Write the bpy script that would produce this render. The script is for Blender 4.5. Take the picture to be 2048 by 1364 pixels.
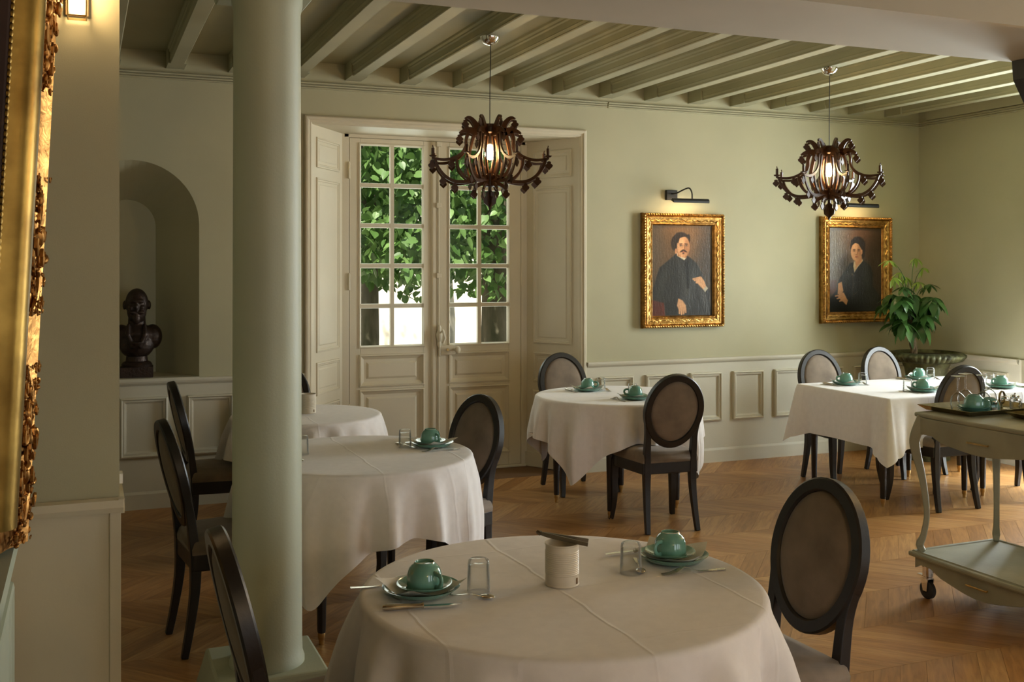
import bpy, math, random
import numpy as np
from mathutils import Vector, Matrix
for o in list(bpy.data.objects): bpy.data.objects.remove(o)
SC = bpy.context.scene
COL = SC.collection
R = math.radians
PI = math.pi
# ------------------------------------------------------------------ camera, world, light, exposure
YAW = 22.2
cam = bpy.data.cameras.new('camera'); camo = bpy.data.objects.new('camera', cam); COL.objects.link(camo)
camo.location = (0, 0, 1.62); camo.rotation_euler = (R(90), 0, R(-YAW))
cam.sensor_width = 36; cam.lens = 36 * 2100 / 2048; cam.shift_y = -149 / 2048; cam.clip_start = .05
SC.camera = camo
SC.view_settings.view_transform = 'Standard'; SC.view_settings.look = 'None'
SC.view_settings.gamma = 1; SC.view_settings.use_curve_mapping = False
SC.view_settings.exposure = 0.18
SC.cycles.use_denoising = True; SC.cycles.adaptive_threshold = .02
SC.cycles.max_bounces = 10; SC.cycles.diffuse_bounces = 4; SC.cycles.glossy_bounces = 4
SC.cycles.transparent_max_bounces = 16; SC.cycles.transmission_bounces = 6
SC.cycles.caustics_reflective = False; SC.cycles.caustics_refractive = False
SC.cycles.sample_clamp_indirect = 6
SKY = 1.7
wd = bpy.data.worlds.new('sky'); SC.world = wd; wd.use_nodes = True
bgn = wd.node_tree.nodes['Background']; bgn.inputs[0].default_value = (.86, .95, 1.0, 1); bgn.inputs[1].default_value = SKY
sun = bpy.data.lights.new('sun', 'SUN'); suno = bpy.data.objects.new('sun', sun); COL.objects.link(suno)
sun.energy = 10; sun.angle = R(1); sun.color = (1, .93, .8)
suno.rotation_euler = Vector((.42, .62, -.9)).to_track_quat('-Z', 'Y').to_euler()
def daylight(name, loc, rot, sx, sy, L, col=(.90, .95, 1.0)):      # area lamp standing in for sky light at an opening
    l = bpy.data.lights.new(name, 'AREA'); l.shape = 'RECTANGLE'; l.size = sx; l.size_y = sy
    l.energy = L * PI * sx * sy; l.color = col
    o = bpy.data.objects.new(name, l); COL.objects.link(o); o.location = loc; o.rotation_euler = rot
daylight('daylight_right_window', (7.47, 5.53, 1.4), (0, R(90), 0), 2.5, 1.15, 33)
daylight('daylight_near_window', (7.47, 1.7, 1.4), (0, R(90), 0), 2.5, 1.4, 6)
for k, x in enumerate((2.2, 4.2, 6.1)): daylight('added_rear_fill', (x, -3.32, 1.5), (R(90), 0, 0), 1.25, 2.3, 1.2)  # unseen rear windows, added to brighten the room from the camera side
daylight('daylight_garden_door', (2.58, 7.99, 1.78), (R(-90), 0, 0), 1.3, 1.55, 2.2, (.93, 1.0, .93))
BULB = 380.0        # chandelier bulb emission
WARM = (1.0, .62, .28)
random.seed(7)
# ------------------------------------------------------------------ materials
MATS = {}
def s2l(c): return tuple((x / 12.92 if x <= .04045 else ((x + .055) / 1.055) ** 2.4) for x in c)
def hx(h): return s2l([int(h[i:i + 2], 16) / 255 for i in (0, 2, 4)])
def pmat(name, col, rough=.5, metal=0., var=0., vscale=6., bump=0., bscale=150., sheen=0., coat=0., emit=None, estr=0., spec=.5, dark=None, stretch=None):
    m = bpy.data.materials.new(name); m.use_nodes = True; MATS[name] = m
    nt = m.node_tree; b = nt.nodes['Principled BSDF']
    b.inputs['Base Color'].default_value = (*col, 1); b.inputs['Roughness'].default_value = rough
    b.inputs['Metallic'].default_value = metal; b.inputs['Specular IOR Level'].default_value = spec
    if sheen: b.inputs['Sheen Weight'].default_value = sheen; b.inputs['Sheen Roughness'].default_value = .4
    if coat: b.inputs['Coat Weight'].default_value = coat; b.inputs['Coat Roughness'].default_value = .05
    if emit: b.inputs['Emission Color'].default_value = (*emit, 1); b.inputs['Emission Strength'].default_value = estr
    tc = nt.nodes.new('ShaderNodeTexCoord')
    src = tc.outputs['Object']
    if stretch:
        mp = nt.nodes.new('ShaderNodeMapping'); mp.inputs['Scale'].default_value = stretch
        nt.links.new(src, mp.inputs[0]); src = mp.outputs[0]
    if var:
        n = nt.nodes.new('ShaderNodeTexNoise'); n.inputs['Scale'].default_value = vscale; n.inputs['Detail'].default_value = 5
        nt.links.new(src, n.inputs['Vector'])
        mx = nt.nodes.new('ShaderNodeMix'); mx.data_type = 'RGBA'
        rp = nt.nodes.new('ShaderNodeMapRange'); rp.inputs[1].default_value = .3; rp.inputs[2].default_value = .7
        nt.links.new(n.outputs[0], rp.inputs[0]); nt.links.new(rp.outputs[0], mx.inputs[0])
        mx.inputs[6].default_value = (*(dark or tuple(c * (1 - var) for c in col)), 1)
        mx.inputs[7].default_value = (*tuple(min(1, c * (1 + var)) for c in col), 1)
        nt.links.new(mx.outputs[2], b.inputs['Base Color'])
    if bump:
        n = nt.nodes.new('ShaderNodeTexNoise'); n.inputs['Scale'].default_value = bscale; n.inputs['Detail'].default_value = 4
        nt.links.new(src, n.inputs['Vector'])
        bp = nt.nodes.new('ShaderNodeBump'); bp.inputs['Strength'].default_value = bump; bp.inputs['Distance'].default_value = .01
        nt.links.new(n.outputs[0], bp.inputs['Height']); nt.links.new(bp.outputs[0], b.inputs['Normal'])
    return m
pmat('sage', (.415, .39, .255), .75, var=.04, vscale=2.5, bump=.06, bscale=260)
pmat('sage_ceiling', (.36, .345, .225), .7, var=.05, vscale=2.5, bump=.06, bscale=200)
pmat('sage_column', (.36, .38, .275), .5, var=.04, vscale=3, bump=.06, bscale=120)
pmat('soffit', (.40, .36, .28), .8, var=.05, vscale=2, bump=.05, bscale=220)
pmat('cream', (.58, .52, .385), .5, var=.04, vscale=3, bump=.04, bscale=120)
pmat('cream_dado', (.56, .53, .42), .5, var=.03, vscale=3, bump=.04, bscale=120)
pmat('greygreen', (.36, .40, .31), .5, var=.05, vscale=4, bump=.05, bscale=120)
pmat('trolley_paint', (.31, .305, .215), .45, var=.14, vscale=5, bump=.06, bscale=60)
pmat('wood_dark', (.013, .0095, .0075), .38, var=.25, vscale=20, bump=.05, bscale=90, spec=.45)
pmat('velvet', (.205, .16, .12), .85, var=.22, vscale=9, bump=.08, bscale=400, sheen=.25, spec=.2)
pmat('linen', (.80, .765, .75), .85, var=.03, vscale=30, bump=.08, bscale=600, sheen=.15, spec=.2)
pmat('napkin', (.75, .72, .66), .9, bump=.1, bscale=300)
pmat('teal', (.15, .335, .275), .12, var=.10, vscale=22, coat=.6, dark=(.11, .27, .215))
pmat('silver', (.62, .56, .47), .2, 1.0, var=.15, vscale=40)
pmat('dark_steel', (.18, .15, .11), .35, .9)
pmat('chrome', (.8, .78, .75), .06, 1.0)
pmat('brass', (.55, .38, .16), .3, 1.0, var=.2, vscale=30)
pmat('tray_brass', (.30, .24, .11), .3, 1.0, var=.3, vscale=20)
pmat('can_paint', (.62, .56, .45), .35, var=.04, vscale=20)
pmat('black_metal', (.02, .019, .018), .4, .3)
pmat('bronze', (.035, .02, .013), .45, .5, var=.35, vscale=18, bump=.3, bscale=60)
pmat('iron_urn', (.12, .125, .06), .45, .4, var=.5, vscale=12, bump=.25, bscale=70, dark=(.022, .02, .011))
pmat('soil', (.03, .02, .013), .95, bump=.6, bscale=60)
pmat('bark_plant', (.22, .15, .085), .8, var=.4, vscale=30, bump=.4, bscale=80)
pmat('acrylic', (.06, .027, .012), .38, var=.25, vscale=10, spec=.25)
pmat('rubber', (.025, .025, .024), .7)
pmat('painted_dark', (.02, .010, .006), .85, var=.5, vscale=3, spec=.1)
pmat('bulb_glow', (1, .8, .5), .5, emit=(1, .66, .30), estr=BULB)
pmat('sconce_glow', (1, .8, .5), .5, emit=(1, .68, .34), estr=75)
pmat('added_sconce_glow', (1, .8, .5), .5, emit=(1, .66, .32), estr=700)  # stronger glow for the added, unseen sconces
pmat('lamp_strip', (1, .8, .5), .5, emit=(1, .70, .36), estr=50)
pmat('sconce_case', (.6, .45, .25), .3, .3)
pmat('bark', (.10, .082, .055), .9, var=.5, vscale=9, bump=1.0, bscale=14, dark=(.04, .045, .02), stretch=(1, 1, .3))
pmat('bark_pale', (.36, .33, .27), .9, var=.4, vscale=6, bump=.8, bscale=14, stretch=(1, 1, .4))
pmat('gravel', (.62, .56, .46), .95, var=.2, vscale=3, bump=.6, bscale=30)
pmat('stone_out', (.80, .72, .60), .9, var=.2, vscale=2.5, bump=.5, bscale=18)
pmat('grass', (.10, .19, .035), .9, var=.5, vscale=8, bump=.8, bscale=60)
pmat('salt', (.75, .73, .7), .8)
pmat('white_plastic', (.72, .7, .66), .4)
def gold_mat(name, col, dark, sc, bstr, rough=.3):
    m = pmat(name, col, rough, 1.0, var=.4, vscale=sc, dark=dark)
    nt = m.node_tree; b = nt.nodes['Principled BSDF']; tc = [n for n in nt.nodes if n.type == 'TEX_COORD'][0]
    n = nt.nodes.new('ShaderNodeTexNoise'); n.inputs['Scale'].default_value = sc * 2.2; n.inputs['Detail'].default_value = 3
    n.inputs['Distortion'].default_value = .6
    nt.links.new(tc.outputs['Object'], n.inputs['Vector'])
    bp = nt.nodes.new('ShaderNodeBump'); bp.inputs['Strength'].default_value = bstr; bp.inputs['Distance'].default_value = .02
    nt.links.new(n.outputs[0], bp.inputs['Height']); nt.links.new(bp.outputs[0], b.inputs['Normal'])
gold_mat('gilt', (.44, .25, .075), (.22, .11, .028), 30, .18)
gold_mat('gilt_plain', (.20, .125, .03), (.13, .075, .017), 7, .05, .36)
gold_mat('gilt_orange', (.42, .21, .06), (.21, .095, .024), 16, .15, .38)
def thin_glass(name, tint, edge, refl, k, rim=0.):
    m = bpy.data.materials.new(name); m.use_nodes = True; MATS[name] = m
    nt = m.node_tree; nt.nodes.clear(); N = nt.nodes.new; L = nt.links.new
    out = N('ShaderNodeOutputMaterial'); tr = N('ShaderNodeBsdfTransparent'); gl = N('ShaderNodeBsdfGlossy'); gl.inputs['Roughness'].default_value = .02
    lw = N('ShaderNodeLayerWeight'); lw.inputs[0].default_value = refl; fm = N('ShaderNodeMath'); fm.operation = 'MULTIPLY'; fm.inputs[1].default_value = k
    l2 = N('ShaderNodeLayerWeight'); l2.inputs[0].default_value = .25
    mc = N('ShaderNodeMix'); mc.data_type = 'RGBA'; mc.inputs[6].default_value = (*tint, 1); mc.inputs[7].default_value = (*edge, 1)
    L(l2.outputs['Facing'], mc.inputs[0]); L(mc.outputs[2], tr.inputs[0])
    mx = N('ShaderNodeMixShader'); L(lw.outputs['Fresnel'], fm.inputs[0]); L(fm.outputs[0], mx.inputs[0]); L(tr.outputs[0], mx.inputs[1]); L(gl.outputs[0], mx.inputs[2])
    df = N('ShaderNodeBsdfDiffuse'); df.inputs[0].default_value = (.9, .92, .9, 1); l3 = N('ShaderNodeLayerWeight'); l3.inputs[0].default_value = .3  # diffuse white on grazing edges stands in for bright refracted light
    pw = N('ShaderNodeMath'); pw.operation = 'POWER'; pw.inputs[1].default_value = 2; L(l3.outputs['Facing'], pw.inputs[0]); m3 = N('ShaderNodeMath'); m3.operation = 'MULTIPLY'; m3.inputs[1].default_value = rim; L(pw.outputs[0], m3.inputs[0])
    m2 = N('ShaderNodeMixShader'); L(m3.outputs[0], m2.inputs[0]); L(mx.outputs[0], m2.inputs[1]); L(df.outputs[0], m2.inputs[2])
    L(m2.outputs[0], out.inputs[0])
thin_glass('pane_glass', (.97, .985, .97), (.9, .93, .9), .12, .7)
thin_glass('drink_glass', (.975, .98, .975), (.95, .96, .95), .2, .8, .4)
def leaf_mat(name, c1, c2, trans=.35, rough=.4):
    m = bpy.data.materials.new(name); m.use_nodes = True; MATS[name] = m
    nt = m.node_tree; b = nt.nodes['Principled BSDF']; b.inputs['Roughness'].default_value = rough
    oi = nt.nodes.new('ShaderNodeObjectInfo'); ge = nt.nodes.new('ShaderNodeNewGeometry')
    ad = nt.nodes.new('ShaderNodeMath'); ad.operation = 'ADD'
    fr = nt.nodes.new('ShaderNodeMath'); fr.operation = 'FRACT'
    nt.links.new(oi.outputs['Random'], ad.inputs[0]); nt.links.new(ge.outputs['Random Per Island'], ad.inputs[1]); nt.links.new(ad.outputs[0], fr.inputs[0])
    mx = nt.nodes.new('ShaderNodeMix'); mx.data_type = 'RGBA'; mx.inputs[6].default_value = (*c1, 1); mx.inputs[7].default_value = (*c2, 1)
    nt.links.new(fr.outputs[0], mx.inputs[0]); nt.links.new(mx.outputs[2], b.inputs['Base Color'])
    tl = nt.nodes.new('ShaderNodeBsdfTranslucent'); nt.links.new(mx.outputs[2], tl.inputs[0])
    ms = nt.nodes.new('ShaderNodeMixShader'); ms.inputs[0].default_value = trans
    out = [n for n in nt.nodes if n.type == 'OUTPUT_MATERIAL'][0]
    nt.links.new(b.outputs[0], ms.inputs[1]); nt.links.new(tl.outputs[0], ms.inputs[2]); nt.links.new(ms.outputs[0], out.inputs[0])
leaf_mat('leaf_house', (.03, .085, .018), (.08, .175, .045), .25, .28)
leaf_mat('leaf_young', (.22, .34, .04), (.3, .42, .08), .4, .35)
leaf_mat('leaf_tree', (.055, .125, .025), (.16, .27, .08), .35, .45)
def wood_floor():
    m = bpy.data.materials.new('oak'); m.use_nodes = True; MATS['oak'] = m
    nt = m.node_tree; b = nt.nodes['Principled BSDF']; N = nt.nodes.new; L = nt.links.new
    oi = N('ShaderNodeObjectInfo'); ge = N('ShaderNodeNewGeometry')
    ad = N('ShaderNodeMath'); ad.operation = 'ADD'; fr = N('ShaderNodeMath'); fr.operation = 'FRACT'
    L(oi.outputs['Random'], ad.inputs[0]); L(ge.outputs['Random Per Island'], ad.inputs[1]); L(ad.outputs[0], fr.inputs[0])
    uv = N('ShaderNodeUVMap'); mp = N('ShaderNodeMapping'); mp.inputs['Scale'].default_value = (1, 9, 1)
    cb = N('ShaderNodeCombineXYZ'); ml = N('ShaderNodeMath'); ml.operation = 'MULTIPLY'; ml.inputs[1].default_value = 57
    L(fr.outputs[0], ml.inputs[0]); L(ml.outputs[0], cb.inputs[0]); L(ml.outputs[0], cb.inputs[2])
    L(uv.outputs[0], mp.inputs[0]); va = N('ShaderNodeVectorMath'); L(mp.outputs[0], va.inputs[0]); L(cb.outputs[0], va.inputs[1])
    n = N('ShaderNodeTexNoise'); n.inputs['Scale'].default_value = 5; n.inputs['Detail'].default_value = 7; n.inputs['Distortion'].default_value = .8
    L(va.outputs[0], n.inputs['Vector'])
    cr = N('ShaderNodeValToRGB'); e = cr.color_ramp.elements
    e[0].color = (.35, .165, .048, 1); e[1].color = (.52, .285, .105, 1); e[0].position = .0; e[1].position = 1
    e2 = e.new(.5); e2.color = (.43, .215, .07, 1)
    L(fr.outputs[0], cr.inputs[0])
    mx = N('ShaderNodeMix'); mx.data_type = 'RGBA'; mx.blend_type = 'MULTIPLY'; mx.inputs[0].default_value = .75
    c2 = N('ShaderNodeValToRGB'); f = c2.color_ramp.elements; f[0].position = .3; f[0].color = (.58, .5, .42, 1); f[1].position = .65; f[1].color = (1.08, 1.06, 1.02, 1)
    L(n.outputs[0], c2.inputs[0]); L(cr.outputs[0], mx.inputs[6]); L(c2.outputs[0], mx.inputs[7]); L(mx.outputs[2], b.inputs['Base Color'])
    b.inputs['Roughness'].default_value = .36
    bp = N('ShaderNodeBump'); bp.inputs['Strength'].default_value = .12; bp.inputs['Distance'].default_value = .004
    L(n.outputs[0], bp.inputs['Height']); L(bp.outputs[0], b.inputs['Normal'])
wood_floor()
pmat('joint', (.16, .085, .034), .8)
# ------------------------------------------------------------------ mesh helpers
class G:
    def __init__(s): s.v = []; s.f = []; s.mi = []; s.cur = 0
    def add(s, vs, fs, M=None):
        k = len(s.v)
        s.v += [tuple(M @ Vector(p)) if M else tuple(p) for p in vs]
        s.f += [tuple(i + k for i in q) for q in fs]; s.mi += [s.cur] * len(fs)
        return s
    def box(s, x0, x1, y0, y1, z0, z1, M=None):
        return s.add([(x0, y0, z0), (x1, y0, z0), (x1, y1, z0), (x0, y1, z0), (x0, y0, z1), (x1, y0, z1), (x1, y1, z1), (x0, y1, z1)],
                     [(3, 2, 1, 0), (4, 5, 6, 7), (0, 1, 5, 4), (1, 2, 6, 5), (2, 3, 7, 6), (3, 0, 4, 7)], M)
    def prism(s, poly, fn, a0, a1, M=None):          # poly 2D, fn(u,v,a)->xyz
        n = len(poly)
        vs = [fn(u, v, a0) for u, v in poly] + [fn(u, v, a1) for u, v in poly]
        fs = [tuple(range(n)), tuple(range(2 * n - 1, n - 1, -1))] + [(i, i + n, (i + 1) % n + n, (i + 1) % n) for i in range(n)]
        return s.add(vs, fs, M)
    def lathe(s, prof, n=32, c=(0, 0, 0), M=None, a0=0, a1=2 * PI, rmod=None):
        full = abs(a1 - a0 - 2 * PI) < 1e-6; m = n if full else n + 1
        vs = []
        for j in range(m):
            a = a0 + (a1 - a0) * j / n
            for i, (r, z) in enumerate(prof):
                rr = r if not rmod else rmod(r, z, a, i)
                vs.append((c[0] + rr * math.cos(a), c[1] + rr * math.sin(a), c[2] + z))
        k = len(prof); fs = []
        for j in range(n):
            b = (j + 1) % m
            for i in range(k - 1): fs.append((j * k + i, b * k + i, b * k + i + 1, j * k + i + 1))
        return s.add(vs, fs, M)
    def tube(s, pts, rad, n=8, closed=False, cap=True, M=None, sq=1.0, up=None):
        P = [Vector(p) for p in pts]; m = len(P)
        rr = rad if isinstance(rad, (list, tuple)) else [rad] * m
        vs = []; prev = None
        for i in range(m):
            t = (P[(i + 1) % m] - P[i - 1]) if closed else (P[min(i + 1, m - 1)] - P[max(i - 1, 0)])
            t.normalize()
            if prev is None:
                u = Vector(up) if up else (Vector((0, 0, 1)) if abs(t.z) < .9 else Vector((0, 1, 0)))
            else: u = prev
            u = (u - t * u.dot(t)).normalized(); prev = u; w = t.cross(u)
            for j in range(n):
                a = 2 * PI * (j + .5) / n
                vs.append(P[i] + u * math.cos(a) * rr[i] + w * math.sin(a) * rr[i] * sq)
        fs = []
        for i in range(m if closed else m - 1):
            for j in range(n):
                a = i * n; b = ((i + 1) % m) * n
                fs.append((a + j, a + (j + 1) % n, b + (j + 1) % n, b + j))
        if cap and not closed: fs += [tuple(range(n - 1, -1, -1)), tuple(range((m - 1) * n, m * n))]
        return s.add([tuple(q) for q in vs], fs, M)
    def frame(s, x0, x1, z0, z1, prof, fn, fill=False):    # mitred rectangular moulding: prof [(inset, height)], fn(u,v,h)->xyz
        vs = []
        for d, h in prof: vs += [fn(x0 + d, z0 + d, h), fn(x1 - d, z0 + d, h), fn(x1 - d, z1 - d, h), fn(x0 + d, z1 - d, h)]
        fs = []
        for i in range(len(prof) - 1):
            for j in range(4): fs.append((i * 4 + j, i * 4 + (j + 1) % 4, (i + 1) * 4 + (j + 1) % 4, (i + 1) * 4 + j))
        if fill: k = (len(prof) - 1) * 4; fs.append((k, k + 1, k + 2, k + 3))
        return s.add(vs, fs)
    def ball(s, c, r, n=12, m=8, M=None):
        rx, ry, rz = r if isinstance(r, (tuple, list)) else (r, r, r)
        vs = [(c[0], c[1], c[2] - rz)]
        for i in range(1, m):
            b = -PI / 2 + PI * i / m
            for j in range(n):
                a = 2 * PI * j / n
                vs.append((c[0] + rx * math.cos(b) * math.cos(a), c[1] + ry * math.cos(b) * math.sin(a), c[2] + rz * math.sin(b)))
        vs.append((c[0], c[1], c[2] + rz)); fs = []
        for j in range(n):
            fs.append((0, 1 + (j + 1) % n, 1 + j)); fs.append((len(vs) - 1, 1 + (m - 2) * n + j, 1 + (m - 2) * n + (j + 1) % n))
            for i in range(m - 2): fs.append((1 + i * n + j, 1 + i * n + (j + 1) % n, 1 + (i + 1) * n + (j + 1) % n, 1 + (i + 1) * n + j))
        return s.add(vs, fs, M)
    def strip(s, pts, wid, fn, t):                         # flat cut-out band along a 2D polyline, thickness 2t
        P = [Vector(p) for p in smooth2(pts)]; n = len(P); W = resample(wid, n)
        Lp = []; Rp = []
        for i in range(n):
            d = (P[min(i + 1, n - 1)] - P[max(i - 1, 0)]).normalized(); q = Vector((-d.y, d.x))
            Lp.append(P[i] + q * W[i] / 2); Rp.append(P[i] - q * W[i] / 2)
        vs = []
        for i in range(n): vs += [fn(Lp[i].x, Lp[i].y, t), fn(Rp[i].x, Rp[i].y, t), fn(Rp[i].x, Rp[i].y, -t), fn(Lp[i].x, Lp[i].y, -t)]
        fs = [(0, 1, 2, 3), (n * 4 - 1, n * 4 - 2, n * 4 - 3, n * 4 - 4)]
        for i in range(n - 1):
            for j in range(4): fs.append((i * 4 + j, i * 4 + 4 + j, i * 4 + 4 + (j + 1) % 4, i * 4 + (j + 1) % 4))
        return s.add(vs, fs)
    def mesh(s, name, mats, smooth=False, ang=35):
        me = bpy.data.meshes.new(name); me.from_pydata(s.v, [], s.f); 
        for m in (mats if isinstance(mats, (list, tuple)) else [mats]): me.materials.append(MATS[m])
        if any(s.mi): me.polygons.foreach_set('material_index', s.mi)
        me.validate()
        bmf = __import__('bmesh'); b = bmf.new(); b.from_mesh(me); bmf.ops.recalc_face_normals(b, faces=b.faces); b.to_mesh(me); b.free()
        if smooth:
            me.polygons.foreach_set('use_smooth', [True] * len(me.polygons)); me.set_sharp_from_angle(angle=R(ang))
        me.update(); return me
def cat2(p0, p1, p2, p3, t):
    return tuple(.5 * ((2 * b) + (-a + c) * t + (2 * a - 5 * b + 4 * c - d) * t * t + (-a + 3 * b - 3 * c + d) * t ** 3) for a, b, c, d in zip(p0, p1, p2, p3))
def smooth2(pts, k=5):
    out = []; n = len(pts)
    for i in range(n - 1):
        for j in range(k): out.append(cat2(pts[max(i - 1, 0)], pts[i], pts[i + 1], pts[min(i + 2, n - 1)], j / k))
    out.append(tuple(pts[-1])); return out
def resample(w, n):
    if not isinstance(w, (list, tuple)): return [w] * n
    return [float(np.interp(i / (n - 1) * (len(w) - 1), range(len(w)), w)) for i in range(n)]
def obj(name, g, mats=None, parent=None, smooth=False, loc=None, rot=None, bevel=0, ang=35):
    me = g if isinstance(g, bpy.types.Mesh) else g.mesh(name, mats, smooth, ang)
    o = bpy.data.objects.new(name, me); COL.objects.link(o)
    if parent: o.parent = parent
    if loc: o.location = loc
    if rot: o.rotation_euler = rot
    if bevel:
        b = o.modifiers.new('bevel', 'BEVEL'); b.width = bevel; b.segments = 2; b.limit_method = 'ANGLE'; b.angle_limit = R(40)
    return o
def tag(o, label, cat, group=None, kind=None):
    o['label'] = label; o['category'] = cat
    if group: o['group'] = group
    if kind: o['kind'] = kind
    return o
def thing(name, label, cat, loc=(0, 0, 0), rz=0, group=None):
    o = bpy.data.objects.new(name, None); COL.objects.link(o); o.empty_display_size = .1
    o.location = loc; o.rotation_euler = (0, 0, rz)
    return tag(o, label, cat, group)
def struct(name, g, mats, parent=None, smooth=False, label=None, cat=None, bevel=0):
    o = obj(name, g, mats, parent, smooth, bevel=bevel)
    if not parent: o['kind'] = 'structure'; o['label'] = label or name.replace('_', ' '); o['category'] = cat or name.split('_')[0]
    return o
def copy_tree(o, parent=None, loc=None, rz=None, label=None, group=None):
    kids = list(o.children); c = o.copy(); COL.objects.link(c); c.parent = parent
    if loc is not None: c.location = loc
    if rz is not None: c.rotation_euler = (0, 0, rz)
    if label: c['label'] = label
    if group: c['group'] = group
    for k in kids:
        if k.type != 'LIGHT' : copy_tree(k, c)
    return c
XZ = lambda Y, sgn=-1: (lambda u, v, h: (u, Y + sgn * h, v))      # plane facing -Y
YZ = lambda X, sgn=-1: (lambda u, v, h: (X + sgn * h, u, v))      # plane facing -X
YB = 7.43      # room face of the back wall
XR = 7.02      # room face of the right wall
ZC = 3.07      # ceiling
# ================================================================== SETTING
# ---- floor with chevron parquet
fl = struct('floor', G().box(-1.7, 7.3, -3.1, 7.9, -.12, -.006), 'joint', label='oak chevron parquet floor', cat='floor')
BW = .41; PA = R(48); PWX = .135; Y0 = 3.35 - BW * 7
sl = BW / math.tan(PA)
def plank_mesh(sgn, name):
    g = .0007
    a = [(g, g), (PWX - g, g), (PWX - g + sgn * sl * (1 - 2 * g / BW), BW - g), (g + sgn * sl * (1 - 2 * g / BW), BW - g)]
    vs = [(x, y, -.006) for x, y in a] + [(x, y, 0) for x, y in a]
    me = bpy.data.meshes.new(name); me.from_pydata(vs, [], [(4, 5, 6, 7), (0, 1, 5, 4), (1, 2, 6, 5), (2, 3, 7, 6), (3, 0, 4, 7)])
    me.materials.append(MATS['oak']); uvl = me.uv_layers.new(name='UVMap')
    ln = BW / math.sin(PA)
    uvv = {0: (0, 0), 1: (0, .1), 2: (ln, .1), 3: (ln, 0)}
    for lp in me.loops: uvl.data[lp.index].uv = uvv[lp.vertex_index % 4]
    return me
PM = {1: plank_mesh(1, 'plank'), -1: plank_mesh(-1, 'plank')}
th = R(YAW)
def prj(x, y, z):
    d = x * math.sin(th) + y * math.cos(th); l = x * math.cos(th) - y * math.sin(th)
    return (1024 + 2100 * l / d, 533 + 2100 * (1.62 - z) / d, d) if d > .05 else (-9e3, -9e3, -1)
cand = []; rest = []
for b in range(-8, 18):
    yb = Y0 + b * BW
    if yb + BW < -3.05 or yb > YB - .005: continue
    sg = 1 if (b % 2 == 0) else -1
    k0 = int((-1.7 - sl) / PWX) - 1
    for k in range(k0, int((XR + sl) / PWX) + 2):
        x = k * PWX + (.06 if sg < 0 else 0)
        cx, cy = x + PWX / 2 + sg * sl / 2, yb + BW / 2
        if cx < -1.6 or cx > XR + .1 or cy > YB + .15: continue
        px, py, d = prj(cx, min(cy, YB - .05), 0)
        vis = d > 0 and -20 < px < 2070 and py < 1420
        if vis and (px < 236 and Y0 < 3.4): vis = False
        if vis and 640 < px < 1580 and py > 1085: vis = False
        if vis and 466 < px < 606: vis = False
        if vis and px < 236: vis = False
        (cand if vis else rest).append((d, x, yb, sg))
cand.sort(); rest += cand[300:]
for d, x, yb, sg in cand[:300]:
    o = bpy.data.objects.new('plank', PM[sg]); COL.objects.link(o); o.parent = fl; o.location = (x, yb, 0)
gv = []; gf = []; uvs = []
for d, x, yb, sg in rest:
    me = PM[sg]; k = len(gv)
    gv += [(v.co.x + x, v.co.y + yb, v.co.z) for v in me.vertices]
    for p in me.polygons:
        gf.append(tuple(i + k for i in p.vertices)); uvs += [tuple(me.uv_layers[0].data[l].uv) for l in p.loop_indices]
me = bpy.data.meshes.new('planks'); me.from_pydata(gv, [], gf); me.materials.append(MATS['oak'])
ul = me.uv_layers.new(name='UVMap'); ul.data.foreach_set('uv', [c for u in uvs for c in u])
o = bpy.data.objects.new('plank_field', me); COL.objects.link(o); o.parent = fl; o['kind'] = 'stuff'
# ---- ceilings and beams
ce = struct('ceiling', G().box(-1.7, 7.5, 4.0, 7.95, ZC, ZC + .15).box(-.6, 7.5, -3.1, 3.6, 3.0, 3.15), 'sage_ceiling', label='sage green beamed ceiling', cat='ceiling')
def beam_meshes():
    g = G(); zb = 2.955
    g.box(-.058, .058, YB - .2, YB, zb, ZC)                     # square block at the wall
    pr = [(-.042, zb), (.042, zb), (.046, zb + .006), (.042, zb + .012), (.050, zb + .028), (.047, zb + .034), (.047, zb + .07), (.054, zb + .078), (.054, zb + .088), (.062, zb + .1), (.062, ZC)]
    poly = [(x, z) for x, z in pr] + [(-x, z) for x, z in reversed(pr[1:])]
    g.prism(poly, lambda u, v, a: (u, a, v), 4.1, YB - .2)
    return g.mesh('beam', 'sage_ceiling')
bm_ = beam_meshes()
for i in range(-4, 16):
    x = .515 + .4075 * i + .058
    if x > XR - .08 or x < -1.5: continue
    obj('beam', bm_, None, ce, loc=(x, 0, 0))
# ---- wall thick pier / downstand beam / column
WN, WF = 3.5, 4.14
pier = struct('wall_pier', G().box(-.40, .104, WN, WF, 0, 3.1), 'sage', label='sage green pier at the left of the wide opening', cat='wall')
g = G().box(-.42, .108, WN - .012, WN + .3, 0, .875)
g.cur = 0
obj('dado_facing', g, 'cream', pier, bevel=.003)
obj('dado_cap', G().prism([(0, 0), (.03, .004), (.036, .02), (.03, .042), (0, .046)], lambda u, v, a: (a, WN - .012 - u, .857 + v), -.42, .114).box(.100, .118, WN - .04, WN + .3, .858, .902), 'cream', pier)
obj('corner_bead', G().box(.076, .108, WN - .02, WN - .012, 0, .857), 'cream', pier)
obj('power_socket', G().box(.104, .116, 3.56, 3.62, .93, .96), 'white_plastic', pier)
db = struct('wall_downstand', G().box(-.4, 4.66, WN, WF, 2.70, 3.12), 'soffit', label='flat plastered beam spanning the opening', cat='beam')
wr2 = struct('wall_pier_far', G().box(4.66, 7.1, WN, WF, 0, 3.1), 'sage', label='pier wall at the right end of the opening', cat='wall')
obj('corbel', G().prism([(4.52, 2.70), (4.66, 2.70), (4.66, 2.42), (4.62, 2.46), (4.53, 2.60)], lambda u, v, a: (u, a, v), WN + .05, WF - .02), 'wood_dark', wr2)
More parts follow.
